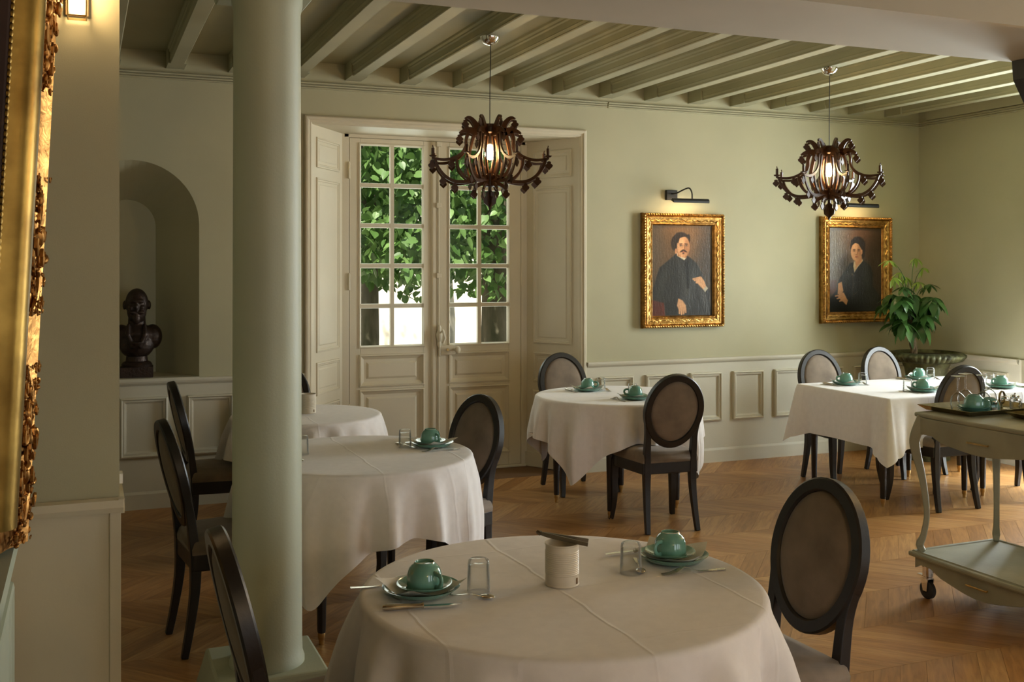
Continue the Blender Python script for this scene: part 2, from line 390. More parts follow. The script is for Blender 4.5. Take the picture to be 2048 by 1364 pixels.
CX, CY = .612, 3.83
cl = struct('column', G().lathe([(.132, .2), (.132, .215), (.125, .235), (.1235, .28), (.121, 1.3), (.118, 2.53), (.125, 2.56), (.125, 2.59)], 48, (CX, CY, 0)), 'sage_column', smooth=True, label='round sage green column on square plinth', cat='column')
def frust(x, y, a0, a1, z0, z1): return [(x - a0, y - a0, z0), (x + a0, y - a0, z0), (x + a0, y + a0, z0), (x - a0, y + a0, z0), (x - a1, y - a1, z1), (x + a1, y - a1, z1), (x + a1, y + a1, z1), (x - a1, y + a1, z1)]
BF = [(3, 2, 1, 0), (4, 5, 6, 7), (0, 1, 5, 4), (1, 2, 6, 5), (2, 3, 7, 6), (3, 0, 4, 7)]
obj('plinth', G().add(frust(CX, CY + .03, .24, .19, 0, .2), BF), 'sage_column', cl, bevel=.008)
obj('abacus', G().add(frust(CX, CY + .03, .16, .19, 2.59, 2.70), BF), 'sage_column', cl, bevel=.004)
# ---- back wall with arched niche and door opening
NX, NR, NS = .30, .43, 1.90          # niche axis, radius, springing height
NSILL = .865; ND = .44
DX0, DX1, DZ = 1.50, 3.60, 2.635
g = G()
YO = 7.93
g.box(-1.7, NX - NR, YB, YO, 0, 3.1); g.box(NX + NR, DX0, YB, YO, 0, 3.1); g.box(DX1, XR + .5, YB, YO, 0, 3.1); g.box(DX0, DX1, YB, YO, DZ, 3.1)
g.box(NX - NR, NX + NR, YB, YO, 0, NSILL)
g.box(NX - NR, NX + NR, YB + ND, YO, NSILL, 3.1)
NB = .19; NXB = .285        # the niche narrows towards its back
NA = 28
def arch(cx, r): return [(cx + r, NSILL)] + [(cx + r * math.cos(PI * i / NA), NS + r * math.sin(PI * i / NA)) for i in range(NA + 1)] + [(cx - r, NSILL)]
A0, A1 = arch(NX, NR), arch(NXB, NB)
for i in range(len(A0) - 1):
    (x0, z0), (x1, z1) = A0[i], A0[i + 1]; (u0, w0), (u1, w1) = A1[i], A1[i + 1]
    if 0 < i < len(A0) - 2: g.add([(x0, YB, z0), (x1, YB, z1), (x1, YB, 3.1), (x0, YB, 3.1)], [(0, 1, 2, 3)])
    g.add([(x0, YB, z0), (x1, YB, z1), (u1, YB + ND, w1), (u0, YB + ND, w0)], [(0, 1, 2, 3)])
wb = struct('wall_back', g, 'sage', label='sage green back wall with arched niche and wainscot', cat='wall')
# dado facing, panels, rails, base on the back wall
DT = .012
g = G().box(-1.7, DX0 - .055, YB - DT, YB + .02, .1, .84).box(DX1 + .06, XR, YB - DT, YB + .02, .1, .84)
obj('dado_facing', g, 'cream_dado', wb)
MP = [(0, 0), (.002, .022), (.012, .028), (.018, .016), (.030, .016), (.034, .004), (.044, .001)]
def panel(par, x0, x1, z0, z1, fn, mat='cream_dado', prof=MP, name='panel'):
    return obj(name, G().frame(x0, x1, z0, z1, prof, fn, True), mat, par)
px_ = [.221 + .4283 * i for i in range(-4, 3)] + [3.765 + .4155 * i for i in range(8)]
for x in px_:
    if x + .31 < DX0 - .06 or x > DX1 + .06:
        if x + .31 < XR: panel(wb, x, x + .305, .345, .748, XZ(YB - DT))
CAPP = [(0, 0), (.018, .004), (.03, .018), (.034, .03), (.034, .045), (0, .045)]
t1 = struct('trim_1', G().prism(CAPP, lambda u, v, a: (a, YB - u, .822 + v), -1.7, DX0 - .06).prism(CAPP, lambda u, v, a: (a, YB - u, .822 + v), DX1 + .065, XR), 'cream_dado', label='dado rail along the back wall', cat='dado rail')
obj('niche_shelf', G().box(NX - NR, NX + NR, YB - .03, YB + ND, .867, .872), 'cream_dado', t1)
BP = [(0, 0), (.022, 0), (.022, .1), (.012, .118), (0, .12)]
struct('baseboard_back', G().prism(BP, lambda u, v, a: (a, YB - u, v), -1.7, DX0 - .05).prism(BP, lambda u, v, a: (a, YB - u, v), DX1 + .05, XR), 'cream_dado', label='cream baseboard along the back wall', cat='baseboard')
CRP = [(0, 0), (.014, .002), (.014, .010), (.002, .011), (.002, .016), (.018, .017), (.018, .026), (.004, .027), (.004, .033), (.024, .034), (.024, .044), (0, .046)]
struct('trim_2', G().prism(CRP, lambda u, v, a: (a, YB - u, 2.878 + v), -1.7, 3.84).prism(CRP, lambda u, v, a: (a, YB - u, 2.876 + v), 3.852, XR), 'sage', label='thin moulding below the beams of the back wall', cat='moulding')
# ---- right wall with tall windows beyond the frame
g = G()
W1 = (4.93, 6.13); W2 = (.95, 2.45); WZ0, WZ1 = .12, 2.68
g.box(XR, 7.5, 6.13, YO, 0, 3.1); g.box(XR, 7.5, 2.45, 4.93, 0, 3.1); g.box(XR, 7.5, -3.1, .95, 0, 3.1)
for a, b in (W1, W2): g.box(XR, 7.5, a, b, 0, WZ0); g.box(XR, 7.5, a, b, WZ1, 3.1)
wr = struct('wall_right', g, 'sage', label='sage green right wall', cat='wall')
obj('dado_facing', G().box(XR - DT, XR + .02, 6.30, YB, .1, .84), 'cream_dado', wr)
obj('dado_end_post', G().box(XR - .03, XR + .01, 6.275, 6.30, 0, .866), 'cream_dado', wr)
for y in (6.42, 6.85): panel(wr, y, y + .31, .345, .748, YZ(XR - DT))
struct('trim_3', G().prism(CAPP, lambda u, v, a: (XR - u, a, .822 + v), 6.32, YB), 'cream_dado', label='dado rail along the right wall', cat='dado rail')
struct('baseboard_right', G().prism(BP, lambda u, v, a: (XR - u, a, v), 6.32, YB), 'cream_dado', label='cream baseboard along the right wall', cat='baseboard')
struct('trim_4', G().prism(CRP, lambda u, v, a: (XR - u, a, 2.876 + v), 4.14, YB).prism([(0, 0), (.03, 0), (.03, .1), (0, .12)], lambda u, v, a: (XR - u, a, 2.93 + v), 4.14, YB - .12), 'sage', label='thin moulding along the top of the right wall', cat='moulding')
def tall_window(name, ya, yb, label):
    g = G(); X0, X1 = 7.36, 7.42
    g.box(X0, X1, ya, ya + .06, WZ0, WZ1).box(X0, X1, yb - .06, yb, WZ0, WZ1).box(X0, X1, ya, yb, WZ0, WZ0 + .08).box(X0, X1, ya, yb, WZ1 - .07, WZ1)
    m = (ya + yb) / 2; g.box(X0, X1, m - .06, m + .06, WZ0, WZ1)
    w = struct(name, g, 'cream', label=label, cat='window')
    for k in range(1, 5):
        z = WZ0 + .08 + (WZ1 - WZ0 - .15) * k / 5
        obj('glazing_bar', G().box(X0 + .01, X1 - .01, ya + .06, m - .06, z - .013, z + .013).box(X0 + .01, X1 - .01, m + .06, yb - .06, z - .013, z + .013), 'cream', w)
    for a, b in ((ya + .06, m - .06), (m + .06, yb - .06)): obj('pane', G().box(X0 + .03, X0 + .034, a, b, WZ0 + .08, WZ1 - .07), 'pane_glass', w)
    cp = [(-.12, 0), (-.11, .03), (-.08, .034), (-.03, .022), (-.01, .026), (0, 0)]
    obj('casing', G().frame(ya, yb, WZ0, WZ1, [(d, h) for d, h in cp], YZ(XR)), 'cream', w)
tall_window('window_1', *W1, 'tall casement window in the right wall past the urn')
tall_window('window_2', *W2, 'tall casement window in the right wall near the camera')
# ---- closing walls out of view
struct('wall_left', G().box(-.6, -.38, -3.1, WN, 0, 3.1), 'sage', label='near left wall behind the gilt frame', cat='wall')
struct('wall_left_far', G().box(-1.9, -1.7, WF - .3, YO, 0, 3.2).box(-1.9, -.4, 3.6, WF, 0, 3.2), 'sage', label='left wall of the far dining room', cat='wall')
struct('wall_near', G().box(-.6, 1.55, -3.3, -3.1, 0, 3.2).box(2.85, 3.55, -3.3, -3.1, 0, 3.2).box(4.85, 5.45, -3.3, -3.1, 0, 3.2).box(6.75, 7.5, -3.3, -3.1, 0, 3.2).box(-.6, 7.5, -3.3, -3.1, 0, .33).box(-.6, 7.5, -3.3, -3.1, 2.68, 3.2), 'sage', label='wall behind the camera', cat='wall')
# ================================================================== FRENCH DOORS (door_1)
DY = 7.88
door = bpy.data.objects.new('door_1', None); COL.objects.link(door); door['kind'] = 'structure'; door['label'] = 'pair of cream glazed garden doors in a panelled recess'; door['category'] = 'door'
JX0, JX1 = 1.835, 3.335
# casing on the wall face
cp = [(-.06, 0), (-.055, .022), (-.045, .03), (-.03, .03), (-.022, .02), (-.01, .02), (0, .008), (.004, -.03)]
g = G(); vs = []
for d, h in cp: vs += [(DX0 + d, YB - h, 0), (DX0 + d, YB - h, DZ - d), (DX1 - d, YB - h, DZ - d), (DX1 - d, YB - h, 0)]
fs = []
for i in range(len(cp) - 1):
    for j in range(3): fs.append((i * 4 + j, i * 4 + j + 1, i * 4 + 5 + j, i * 4 + 4 + j))
obj('casing', g.add(vs, fs), 'cream', door)
# splayed reveals and head
def reveal(xa, xb):
    A = Vector((xa, YB, 0)); B = Vector((xb, DY + .02, 0)); d = (B - A); L = d.length; d.normalize()
    n = Vector((-d.y, d.x, 0)); 
    if n.x * (2.55 - xa) < 0: n = -n
    fn = lambda u, v, h: tuple(A + d * u + n * h + Vector((0, 0, v)))
    g = G().add([fn(0, 0, 0), fn(L, 0, 0), fn(L, DZ, 0), fn(0, DZ, 0), fn(0, 0, -.05), fn(L, 0, -.05), fn(L, DZ, -.05), fn(0, DZ, -.05)], BF)
    r = obj('reveal', g, 'cream', door)
    PR = [(0, 0), (.003, .010), (.012, .012), (.016, .006), (.024, .006), (.034, -.006), (.04, -.004), (.055, .004)]
    for z0, z1 in ((2.33, 2.55), (1.0, 2.26), (.69, .93), (.17, .62)): obj('panel', G().frame(.07, L - .09, z0, z1, PR, fn, True), 'cream', r)
    obj('reveal_base', G().add([fn(0, 0, 0), fn(L, 0, 0), fn(L, .12, 0), fn(0, .12, 0), fn(0, 0, .012), fn(L, 0, .012), fn(L, .115, .012), fn(0, .115, .012)], BF), 'cream', r)
reveal(DX0, JX0); reveal(DX1, JX1)
obj('recess_head', G().box(DX0 - .02, DX1 + .02, YB + .001, YO, DZ - .004, DZ + .02), 'cream', door)
obj('door_frame', G().box(JX0 - .3, JX0 + .04, DY, YO, 0, DZ).box(JX1 - .04, JX1 + .3, DY, YO, 0, DZ).box(JX0, JX1, DY, YO, DZ - .03, DZ).box(JX0, JX1, DY - .01, YO, -.005, .018), 'cream', door, bevel=.004)
def leaf(x0, x1, gx0, gx1, hinge_left):
    f = XZ(DY); zb, zt = .02, DZ - .032; gz0, gz1 = 1.005, 2.555
    g = G()
    g.box(x0, gx0, DY, DY + .045, zb, zt).box(gx1, x1, DY, DY + .045, zb, zt)
    g.box(gx0, gx1, DY, DY + .045, gz1, zt).box(gx0, gx1, DY, DY + .045, .935, gz0).box(gx0, gx1, DY, DY + .045, .665, .705).box(gx0, gx1, DY, DY + .045, zb, .13)
    lf = obj('door_leaf', g, 'cream', door, bevel=.003)
    PR = [(-.012, 0), (-.008, .012), (.002, .014), (.008, .004), (.014, .0), (.03, -.012), (.05, -.012), (.065, -.002)]
    for z0, z1 in ((.705, .935), (.13, .665)): obj('panel', G().frame(gx0, gx1, z0, z1, PR, f, True), 'cream', lf)
    ph = (gz1 - gz0) / 5; xm = (gx0 + gx1) / 2
    obj('glazing_bead', G().frame(gx0 - .014, gx1 + .014, gz0 - .014, gz1 + .014, [(0, 0), (.003, .008), (.012, .009), (.016, 0), (.022, -.012)], f), 'cream', lf)
    bar = [(-.018, .018), (-.015, -.002), (.015, -.002), (.018, .018), (.008, .032), (-.008, .032)]
    obj('glazing_bar', G().prism(bar, lambda u, v, a: (xm + u, DY + v, a), gz0, gz1), 'cream', lf)
    for k in range(1, 5): obj('glazing_bar', G().prism(bar, lambda u, v, a: (a, DY + v + .001, gz0 + ph * k + u), gx0, gx1), 'cream', lf)
    for k in range(5):
        for a, b in ((gx0, xm), (xm, gx1)):
            pg = G(); N = 6; vs = []; fs = []
            q1, q2, q3 = random.uniform(-1, 1), random.uniform(-1, 1), random.uniform(0, 6)
            for j in range(N + 1):
                for i in range(N + 1):
                    u, v = i / N, j / N
                    vs.append((a + (b - a) * u, DY + .022 + .0012 * math.sin(3 * u + q3) * q1 + .0012 * q2 * math.sin(4 * v + q3), gz0 + ph * (k + v)))
            for j in range(N):
                for i in range(N): fs.append((j * (N + 1) + i, j * (N + 1) + i + 1, (j + 1) * (N + 1) + i + 1, (j + 1) * (N + 1) + i))
            obj('pane', pg.add(vs, fs), 'pane_glass', lf, smooth=True)
    hx_ = x0 - .004 if hinge_left else x1 + .004
    for z in (.5, 1.5, 2.35): obj('hinge', G().lathe([(0, -.06), (.009, -.06), (.009, .06), (.004, .07), (0, .07)], 8, (hx_, DY - .006, z)), 'cream', lf, smooth=True)
    return lf
leaf(1.877, 2.55, 1.962, 2.465, True); leaf(2.556, 3.293, 2.682, 3.186, False)
obj('astragal', G().prism([(-.03, 0), (-.022, .014), (-.012, .018), (.012, .018), (.022, .014), (.03, 0)], lambda u, v, a: (2.553 + u, DY - v, a), .02, DZ - .035), 'cream', door)
cb = obj('cremone_bolt', G().tube([(2.585, DY - .02, .03), (2.585, DY - .02, 2.6)], .008, 8), 'cream', door, smooth=True)
g = G()
for z in (.2, 1.55, 2.1, 2.58): g.box(2.565, 2.605, DY - .034, DY, z - .02, z + .02)
obj('rod_guide', g, 'cream', cb, bevel=.004)['kind'] = 'stuff'
obj('handle', G().lathe([(0, -.09), (.012, -.085), (.017, -.06), (.011, -.04), (.02, -.02), (.026, .02), (.014, .05), (.016, .07), (.008, .09), (0, .092)], 14, (2.585, DY - .035, 1.07)).tube([(2.585, DY - .04, 1.09), (2.60, DY - .085, 1.12), (2.612, DY - .09, 1.06), (2.60, DY - .08, 1.02)], [.009, .01, .012, .01], 8), 'cream', cb, smooth=True)
lk = obj('lock_box', G().box(2.60, 2.72, DY - .03, DY, .925, 1.0).box(2.583, 2.598, DY - .035, DY, .915, 1.0), 'cream', door, bevel=.003)
obj('door_knob', G().tube([(2.705, DY - .03, .965), (2.715, DY - .06, .965)], .009, 8).ball((2.722, DY - .08, .965), (.024, .02, .03)), 'cream', lk, smooth=True)
obj('keyhole', G().tube([(2.655, DY - .03, .965), (2.655, DY - .042, .965)], .011, 10), 'brass', lk)
# ================================================================== CHAIRS
def chair_master():
    root = thing('dining_chair', 'x', 'chair', (0, 0, 0), 0, 'oval-backed dining chairs')
    def outline(sc, off=0):
        pts = []
        for x, y in [(-.185, -.205), (-.205, -.05), (-.225, .10), (-.222, .175)]: pts.append((x, y))
        for i in range(1, 8):
            a = i / 8; pts.append((-.222 + .444 * a, .175 + .05 * math.sin(PI * a)))
        pts += [(-x, y) for x, y in reversed(pts[:4])]
        return [(x * sc, y * sc) for x, y in pts]
    ol = outline(1)
    obj('seat_rail', G().prism(ol, lambda u, v, a: (u, v, a), .355, .428), 'wood_dark', root, bevel=.006)
    # cushion, domed
    g = G(); rings = [(1.0, .424), (1.005, .445), (.98, .47), (.9, .485), (.7, .494), (.4, .498)]
    n = len(ol); vs = []
    for s_, z in rings: vs += [(x * s_, y * s_ + (.004 if s_ < 1 else 0), z) for x, y in ol]
    vs.append((0, .01, .5)); fs = []
    for i in range(len(rings) - 1):
        for j in range(n): fs.append((i * n + j, i * n + (j + 1) % n, (i + 1) * n + (j + 1) % n, (i + 1) * n + j))
    for j in range(n): fs.append(((len(rings) - 1) * n + j, (len(rings) - 1) * n + (j + 1) % n, len(vs) - 1))
    obj('seat_cushion', g.add(vs, fs), 'velvet', root, smooth=True, ang=80)
    for sx in (-1, 1):
        p = smooth2([(sx * .205, .175, .40), (sx * .208, .182, .28), (sx * .207, .182, .15), (sx * .214, .20, .04), (sx * .22, .208, 0)])
        obj('leg', G().tube(p, resample([.032, .031, .026, .0215, .020], len(p)), 4, up=(0, 1, 0)), 'wood_dark', root, bevel=.003)
    # back: oval ring in a plane leaning backwards
    lean = R(13); zc = .742; yc = -.245
    def bp(x, zz, h): # local back-plane -> chair coordinates
        dz = zz - zc
        return (x, yc - math.sin(lean) * dz + math.cos(lean) * h, zc + math.cos(lean) * dz + math.sin(lean) * h)
    ring = []
    for i in range(48):
        a = 2 * PI * i / 48; w = 1.0 - .06 * max(0, -math.sin(a))
        ring.append((.176 * math.cos(a) * w, zc + .212 * math.sin(a)))
    vs = []; fs = []; PR = [(-.020, -.015), (-.016, -.021), (.017, -.021), (.022, -.015), (.022, .016), (.016, .022), (-.014, .022), (-.020, .014)]
    for i in range(48):
        x, zz = ring[i]; dx, dz = ring[(i + 1) % 48][0] - ring[i - 1][0], ring[(i + 1) % 48][1] - ring[i - 1][1]
        l = math.hypot(dx, dz); nx, nz = dz / l, -dx / l
        for d, h in PR: vs.append(bp(x + nx * d, zz + nz * d, h))
    k = len(PR)
    for i in range(48):
        for j in range(k): fs.append((i * k + j, i * k + (j + 1) % k, ((i + 1) % 48) * k + (j + 1) % k, ((i + 1) % 48) * k + j))
    obj('back_frame', G().add(vs, fs), 'wood_dark', root, smooth=True, ang=30)
    vs = []; fs = []; lv = [(.99, .0), (.97, .012), (.85, .019), (.5, .024), (.2, .025)]
    for sgn in (1, -1):
        k0 = len(vs)
        for s_, h in lv: vs += [bp(x * s_ * .92, zc + (z - zc) * s_ * .925, sgn * h) for x, z in ring]
        vs.append(bp(0, zc, sgn * .026))
        for i in range(len(lv) - 1):
            for j in range(48): fs.append((k0 + i * 48 + j, k0 + i * 48 + (j + 1) % 48, k0 + (i + 1) * 48 + (j + 1) % 48, k0 + (i + 1) * 48 + j))
        for j in range(48): fs.append((k0 + 4 * 48 + j, k0 + 4 * 48 + (j + 1) % 48, len(vs) - 1))
    obj('back_pad', G().add(vs, fs), 'velvet', root, smooth=True, ang=80)
    for sx in (-1, 1):
        p = smooth2([(sx * .168, -.235, 0), (sx * .162, -.212, .12), (sx * .156, -.192, .26), (sx * .154, -.188, .38), (sx * .156, -.196, .48), bp(sx * .158, .60, 0), bp(sx * .176, .70, 0)])
        obj('leg', G().tube(p, resample([.020, .023, .027, .031, .027, .024, .020], len(p)), 4, up=(0, 1, 0)), 'wood_dark', root, bevel=.003)
    return root
CH = [((1.825, 2.60), 92, 'dark oval-backed velvet chair in the right foreground, beside the nearest round table'),
      ((.60, 2.70), -88, 'dark oval-backed chair seen edge-on in front of the column plinth, left of the nearest table'),
      ((.60, 4.72), -83.4, 'dark oval-backed chair seen edge-on left of the column, its legs fully in view'),
      ((.755, 6.23), -88, 'dark oval-backed chair seen edge-on by the panelled wall below the niche'),
      ((1.60, 4.90), 109, 'dark oval-backed chair right of the middle round table, in front of the glazed doors'),
      ((3.337, 5.78), -4, 'dark oval-backed chair with its back to us at the round table by the wall'),
      ((3.33, 6.90), 181, 'dark oval-backed chair facing us behind the round table by the wall'),
      ((5.29, 6.40), 178, 'left one of the two pale-lit oval-backed chairs behind the rectangular table'),
      ((5.98, 6.48), 183, 'oval-backed chair behind the rectangular table, right beside the urn'),
      ((5.38, 5.565), -1, 'oval-backed chair with brown-lit pad right behind the wine glasses on the trolley'),
      ((6.17, 5.56), 1, 'chair at the far right of the rectangular table, only legs and seat rail in view'),
      ((1.13, 6.82), 160, 'oval-backed chair mostly hidden by the column behind the farthest round table')]
cm = chair_master()
for i, ((x, y), rz, lb) in enumerate(CH):
    if i == 0: cm.location = (x, y, 0); cm.rotation_euler = (0, 0, R(rz)); cm['label'] = lb
    else: copy_tree(cm, None, (x, y, 0), R(rz), lb)
# ================================================================== TABLES AND CLOTHS
TZ = .75
def table_leg(g, x, y, top=.70):
    g.lathe([(.0, 0), (.009, 0), (.010, .008)], 10, (x, y, 0))
    p = [(.016, .05), (.030, top)]
    for rr in [p]: g.lathe([(.0165, .05), (.019, .06), (.031, top - .06), (.031, top)], 14, (x, y, 0), rmod=lambda r, z, a, i: r * (1 - .05 * (int(a / (2 * PI) * 14 + .5) % 2)))
    return g
def make_table(name, label, cx, cy, rot, legs, top):
    t = thing(name, label, 'table', (cx, cy, 0), R(rot), 'dining tables')
    obj('tabletop', top, None, t)
    for x, y in legs:
        l = obj('leg', table_leg(G(), x, y), 'wood_dark', t, smooth=True, ang=20)
        obj('foot_cap', G().lathe([(0, 0), (.011, 0), (.013, .012), (.012, .02), (.017, .03), (.017, .052), (0, .053)], 12, (x, y, 0)), 'brass', l, smooth=True)
    return t
rts = G().lathe([(0, .70), (.36, .70), (.36, .725), (.42, .725), (.43, .73), (.43, .745), (0, .746)], 48).mesh('tabletop', 'wood_dark', True)
rt = G().lathe([(0, .70), (.44, .70), (.44, .725), (.50, .725), (.51, .73), (.51, .745), (0, .746)], 48).mesh('tabletop', 'wood_dark', True)
LG = [(.288, .288), (-.288, .288), (-.288, -.288), (.288, -.288)]
TB = [((1.21, 2.60), 20, .87, 78, 'front', 'nearest round table under a floor-skimming white cloth', 'white cloth draped over the nearest round table', 11),
      ((1.19, 4.80), 8, .80, 10, 'mid', 'round table under white cloth right behind the column', 'white cloth with hanging corners on the middle round table beside the column', 5),
      ((1.22, 6.20), 0, .64, 10, 'far', 'small round table by the glazed doors, half hidden by the column', 'white cloth on the farthest round table near the glazed doors', 9),
      ((3.35, 6.34), 12, .78, 80, 'ctr', 'round table by the wainscot right of the glazed doors', 'white cloth with pointed corners on the round table by the wainscot', 3)]
def cloth_round(r, half, rot, seed, name):
    rnd = random.Random(seed); N = 240; rot = R(rot)
    ph = [(rnd.choice([8, 11, 13, 14, 16, 17]), rnd.uniform(0, 6.28), rnd.uniform(.5, 1)) for _ in range(3)] + [(rnd.choice([19, 21, 23]), rnd.uniform(0, 6.28), .5), (31, rnd.uniform(0, 6.28), .22)]
    rs = [.02, .3 * r, .55 * r, .75 * r, .9 * r, r - .02]; arc = .018; vs = [(0, 0, TZ)]; rings = 0
    NT = 16
    def sq(a):
        c, s = abs(math.cos(a - rot)), abs(math.sin(a - rot)); p = 14
        return half * (c ** p + s ** p) ** (-1 / p)
    for q in rs:
        for j in range(N):
            a = 2 * PI * j / N; vs.append((q * math.cos(a), q * math.sin(a), TZ))
        rings += 1
    for k in range(1, 5):
        b = k / 4 * PI / 2
        for j in range(N):
            a = 2 * PI * j / N; q = r - .02 + arc * math.sin(b) + .004; vs.append((q * math.cos(a), q * math.sin(a), TZ - arc * (1 - math.cos(b))))
        rings += 1
    for k in range(1, NT + 1):
        t = k / NT
        for j in range(N):
            a = 2 * PI * j / N; L = max(.12, sq(a) - r); l = L * t
            f = sum(w * math.cos(n * a + p + .5 * math.sin(2 * a + p)) for n, p, w in ph) / 2.4
            cor = ((sq(a) - half) / (half * .38)); cor = max(0, min(1, cor)) ** 2
            ease = min(1.25, (l / .2) ** .85)
            q = r + .003 + .012 * min(1, l / .1) + ease * (.046 * (f + .5 * f * abs(f)) + .014) + cor * .04 * t - .5 * cor * max(0, l - .3) * .35
            vs.append((q * math.cos(a), q * math.sin(a), TZ - arc - l * .985))
        rings += 1
    fs = [(0, 1 + j, 1 + (j + 1) % N) for j in range(N)]
    for i in range(rings - 1):
        for j in range(N): fs.append((1 + i * N + j, 1 + (i + 1) * N + j, 1 + (i + 1) * N + (j + 1) % N, 1 + i * N + (j + 1) % N))
    return G().add(vs, fs)
# pressed fold lines of the linen as fine relief
def linen_creases():
    m = MATS['linen']; nt = m.node_tree; b = nt.nodes['Principled BSDF']; N = nt.nodes.new; L = nt.links.new
    tc = [n for n in nt.nodes if n.type == 'TEX_COORD'][0]; sp = N('ShaderNodeSeparateXYZ'); L(tc.outputs['Object'], sp.inputs[0])
    nz = N('ShaderNodeTexNoise'); nz.inputs['Scale'].default_value = 4; nz.inputs['Detail'].default_value = 2; L(tc.outputs['Object'], nz.inputs['Vector'])
    acc = None
    for ax in (0, 1):
        ad = N('ShaderNodeMath'); ad.operation = 'MULTIPLY_ADD'; ad.inputs[1].default_value = .05; L(nz.outputs[0], ad.inputs[0]); L(sp.outputs[ax], ad.inputs[2])
        pp = N('ShaderNodeMath'); pp.operation = 'PINGPONG'; pp.inputs[1].default_value = .21; L(ad.outputs[0], pp.inputs[0])
        mr = N('ShaderNodeMapRange'); mr.inputs[1].default_value = 0; mr.inputs[2].default_value = .007; mr.inputs[3].default_value = 1; mr.inputs[4].default_value = 0; L(pp.outputs[0], mr.inputs[0])
        if acc: s_ = N('ShaderNodeMath'); L(acc, s_.inputs[0]); L(mr.outputs[0], s_.inputs[1]); acc = s_.outputs[0]
        else: acc = mr.outputs[0]
    n2 = N('ShaderNodeTexNoise'); n2.inputs['Scale'].default_value = 7; n2.inputs['Detail'].default_value = 3; n2.inputs['Distortion'].default_value = 1; L(tc.outputs['Object'], n2.inputs['Vector'])
    ma = N('ShaderNodeMath'); ma.operation = 'MULTIPLY_ADD'; ma.inputs[1].default_value = 1.6; L(n2.outputs[0], ma.inputs[0]); L(acc, ma.inputs[2])
    bp = N('ShaderNodeBump'); bp.inputs['Strength'].default_value = .17; bp.inputs['Distance'].default_value = .006
    L(ma.outputs[0], bp.inputs['Height'])
    old = [l for l in nt.links if l.to_socket == b.inputs['Normal']]
    if old: L(old[0].from_node.outputs[0], bp.inputs['Normal'])
    L(bp.outputs[0], b.inputs['Normal'])
linen_creases()
for (cx, cy), rot, half, crot, key, lt, lc, seed in TB:
    small = key == 'far'
    make_table('round_table', lt, cx, cy, rot, [(x * .8, y * .8) for x, y in LG] if small else LG, rts if small else rt)
    o = obj('tablecloth', cloth_round({'far': .44, 'mid': .53}.get(key, .55), half, crot, seed, key), 'linen', smooth=True, loc=(cx, cy, 0), ang=180)
    tag(o, lc, 'tablecloth', 'white tablecloths')
# two square tables pushed together under one cloth
RX0, RX1, RY0, RY1 = 4.90, 6.48, 5.46, 6.43
for k, (a, b, lb) in enumerate(((4.91, 5.79, 'left square table under the shared white cloth, nearer to the french doors'), (5.80, 6.47, 'right square table under the shared white cloth, nearer to the urn'))):
    cx, cy = (a + b) / 2, (RY0 + RY1) / 2; w = (b - a) / 2; h = (RY1 - RY0) / 2 - .01
    make_table('square_table', lb, cx, cy, 0, [(w - .07, h - .08), (-w + .09, h - .08), (-w + .09, -h + .15), (w - .07, -h + .15)], G().box(-w, w, -h, h, .725, .745).box(-w + .05, w - .05, -h + .06, h - .06, .66, .725).mesh('tabletop', 'wood_dark'))
def cloth_rect(x0, x1, y0, y1, seed):
    rnd = random.Random(seed); per = []; cr = .022
    def edge(ax, ay, bx, by, nx, ny):
        L = math.hypot(bx - ax, by - ay); n = int(L / .02)
        for i in range(n): t = i / n; per.append((ax + (bx - ax) * t, ay + (by - ay) * t, nx, ny, min(t * L, (1 - t) * L)))
    C = [(x1, y0), (x1, y1), (x0, y1), (x0, y0)]
    edge(x0 + cr, y0, x1 - cr, y0, 0, -1)
    def corner(cx, cy, a0):
        for i in range(14): a = a0 + PI / 2 * i / 14; per.append((cx + cr * math.cos(a), cy + cr * math.sin(a), math.cos(a), math.sin(a), -1 + abs(i - 7) / 7))
    corner(x1 - cr, y0 + cr, -PI / 2); edge(x1, y0 + cr, x1, y1 - cr, 1, 0); corner(x1 - cr, y1 - cr, 0)
    edge(x1 - cr, y1, x0 + cr, y1, 0, 1); corner(x0 + cr, y1 - cr, PI / 2); edge(x0, y1 - cr, x0, y0 + cr, -1, 0); corner(x0 + cr, y0 + cr, PI)
    n = len(per); vs = []; rings = 0; cx, cy = (x0 + x1) / 2, (y0 + y1) / 2
    for s_ in (.02, .3, .6, .85, .96):
        for x, y, nx, ny, d in per: vs.append((cx + (x - cx) * s_, cy + (y - cy) * s_, TZ))
        rings += 1
    for k in range(4):
        b = k / 3 * PI / 2
        for x, y, nx, ny, d in per: vs.append((x - nx * .012 + nx * .012 * math.sin(b), y - ny * .012 + ny * .012 * math.sin(b), TZ - .012 * (1 - math.cos(b))))
        rings += 1
    NT = 14; acc = 0; ss = [0]
    for i in range(1, n): acc += math.hypot(per[i][0] - per[i - 1][0], per[i][1] - per[i - 1][1]); ss.append(acc)
    for k in range(1, NT + 1):
        t = k / NT
        for i, (x, y, nx, ny, d) in enumerate(per):
            dd = max(d, 0); e = math.exp(-(dd / .10) ** 2); pk = (1 - (d + 1)) if d < 0 else 0
            pk = max(0, -d) if d < 0 else 0
            L = .325 + .05 * e + .05 * pk
            tuck = math.exp(-((dd - .13) / .05) ** 2)
            off = .004 + t * (.012 + .05 * e + .045 * pk - .03 * tuck + .008 * math.sin(ss[i] * 9 + 2 * math.sin(ss[i] * 3)))
            vs.append((x + nx * off, y + ny * off, TZ - .012 - L * t))
        rings += 1
    fs = [tuple(range(n))]
    for i in range(rings - 1):
        for j in range(n): fs.append((i * n + j, (i + 1) * n + j, (i + 1) * n + (j + 1) % n, i * n + (j + 1) % n))
    return G().add([(x - cx, y - cy, z) for x, y, z in vs], fs), cx, cy
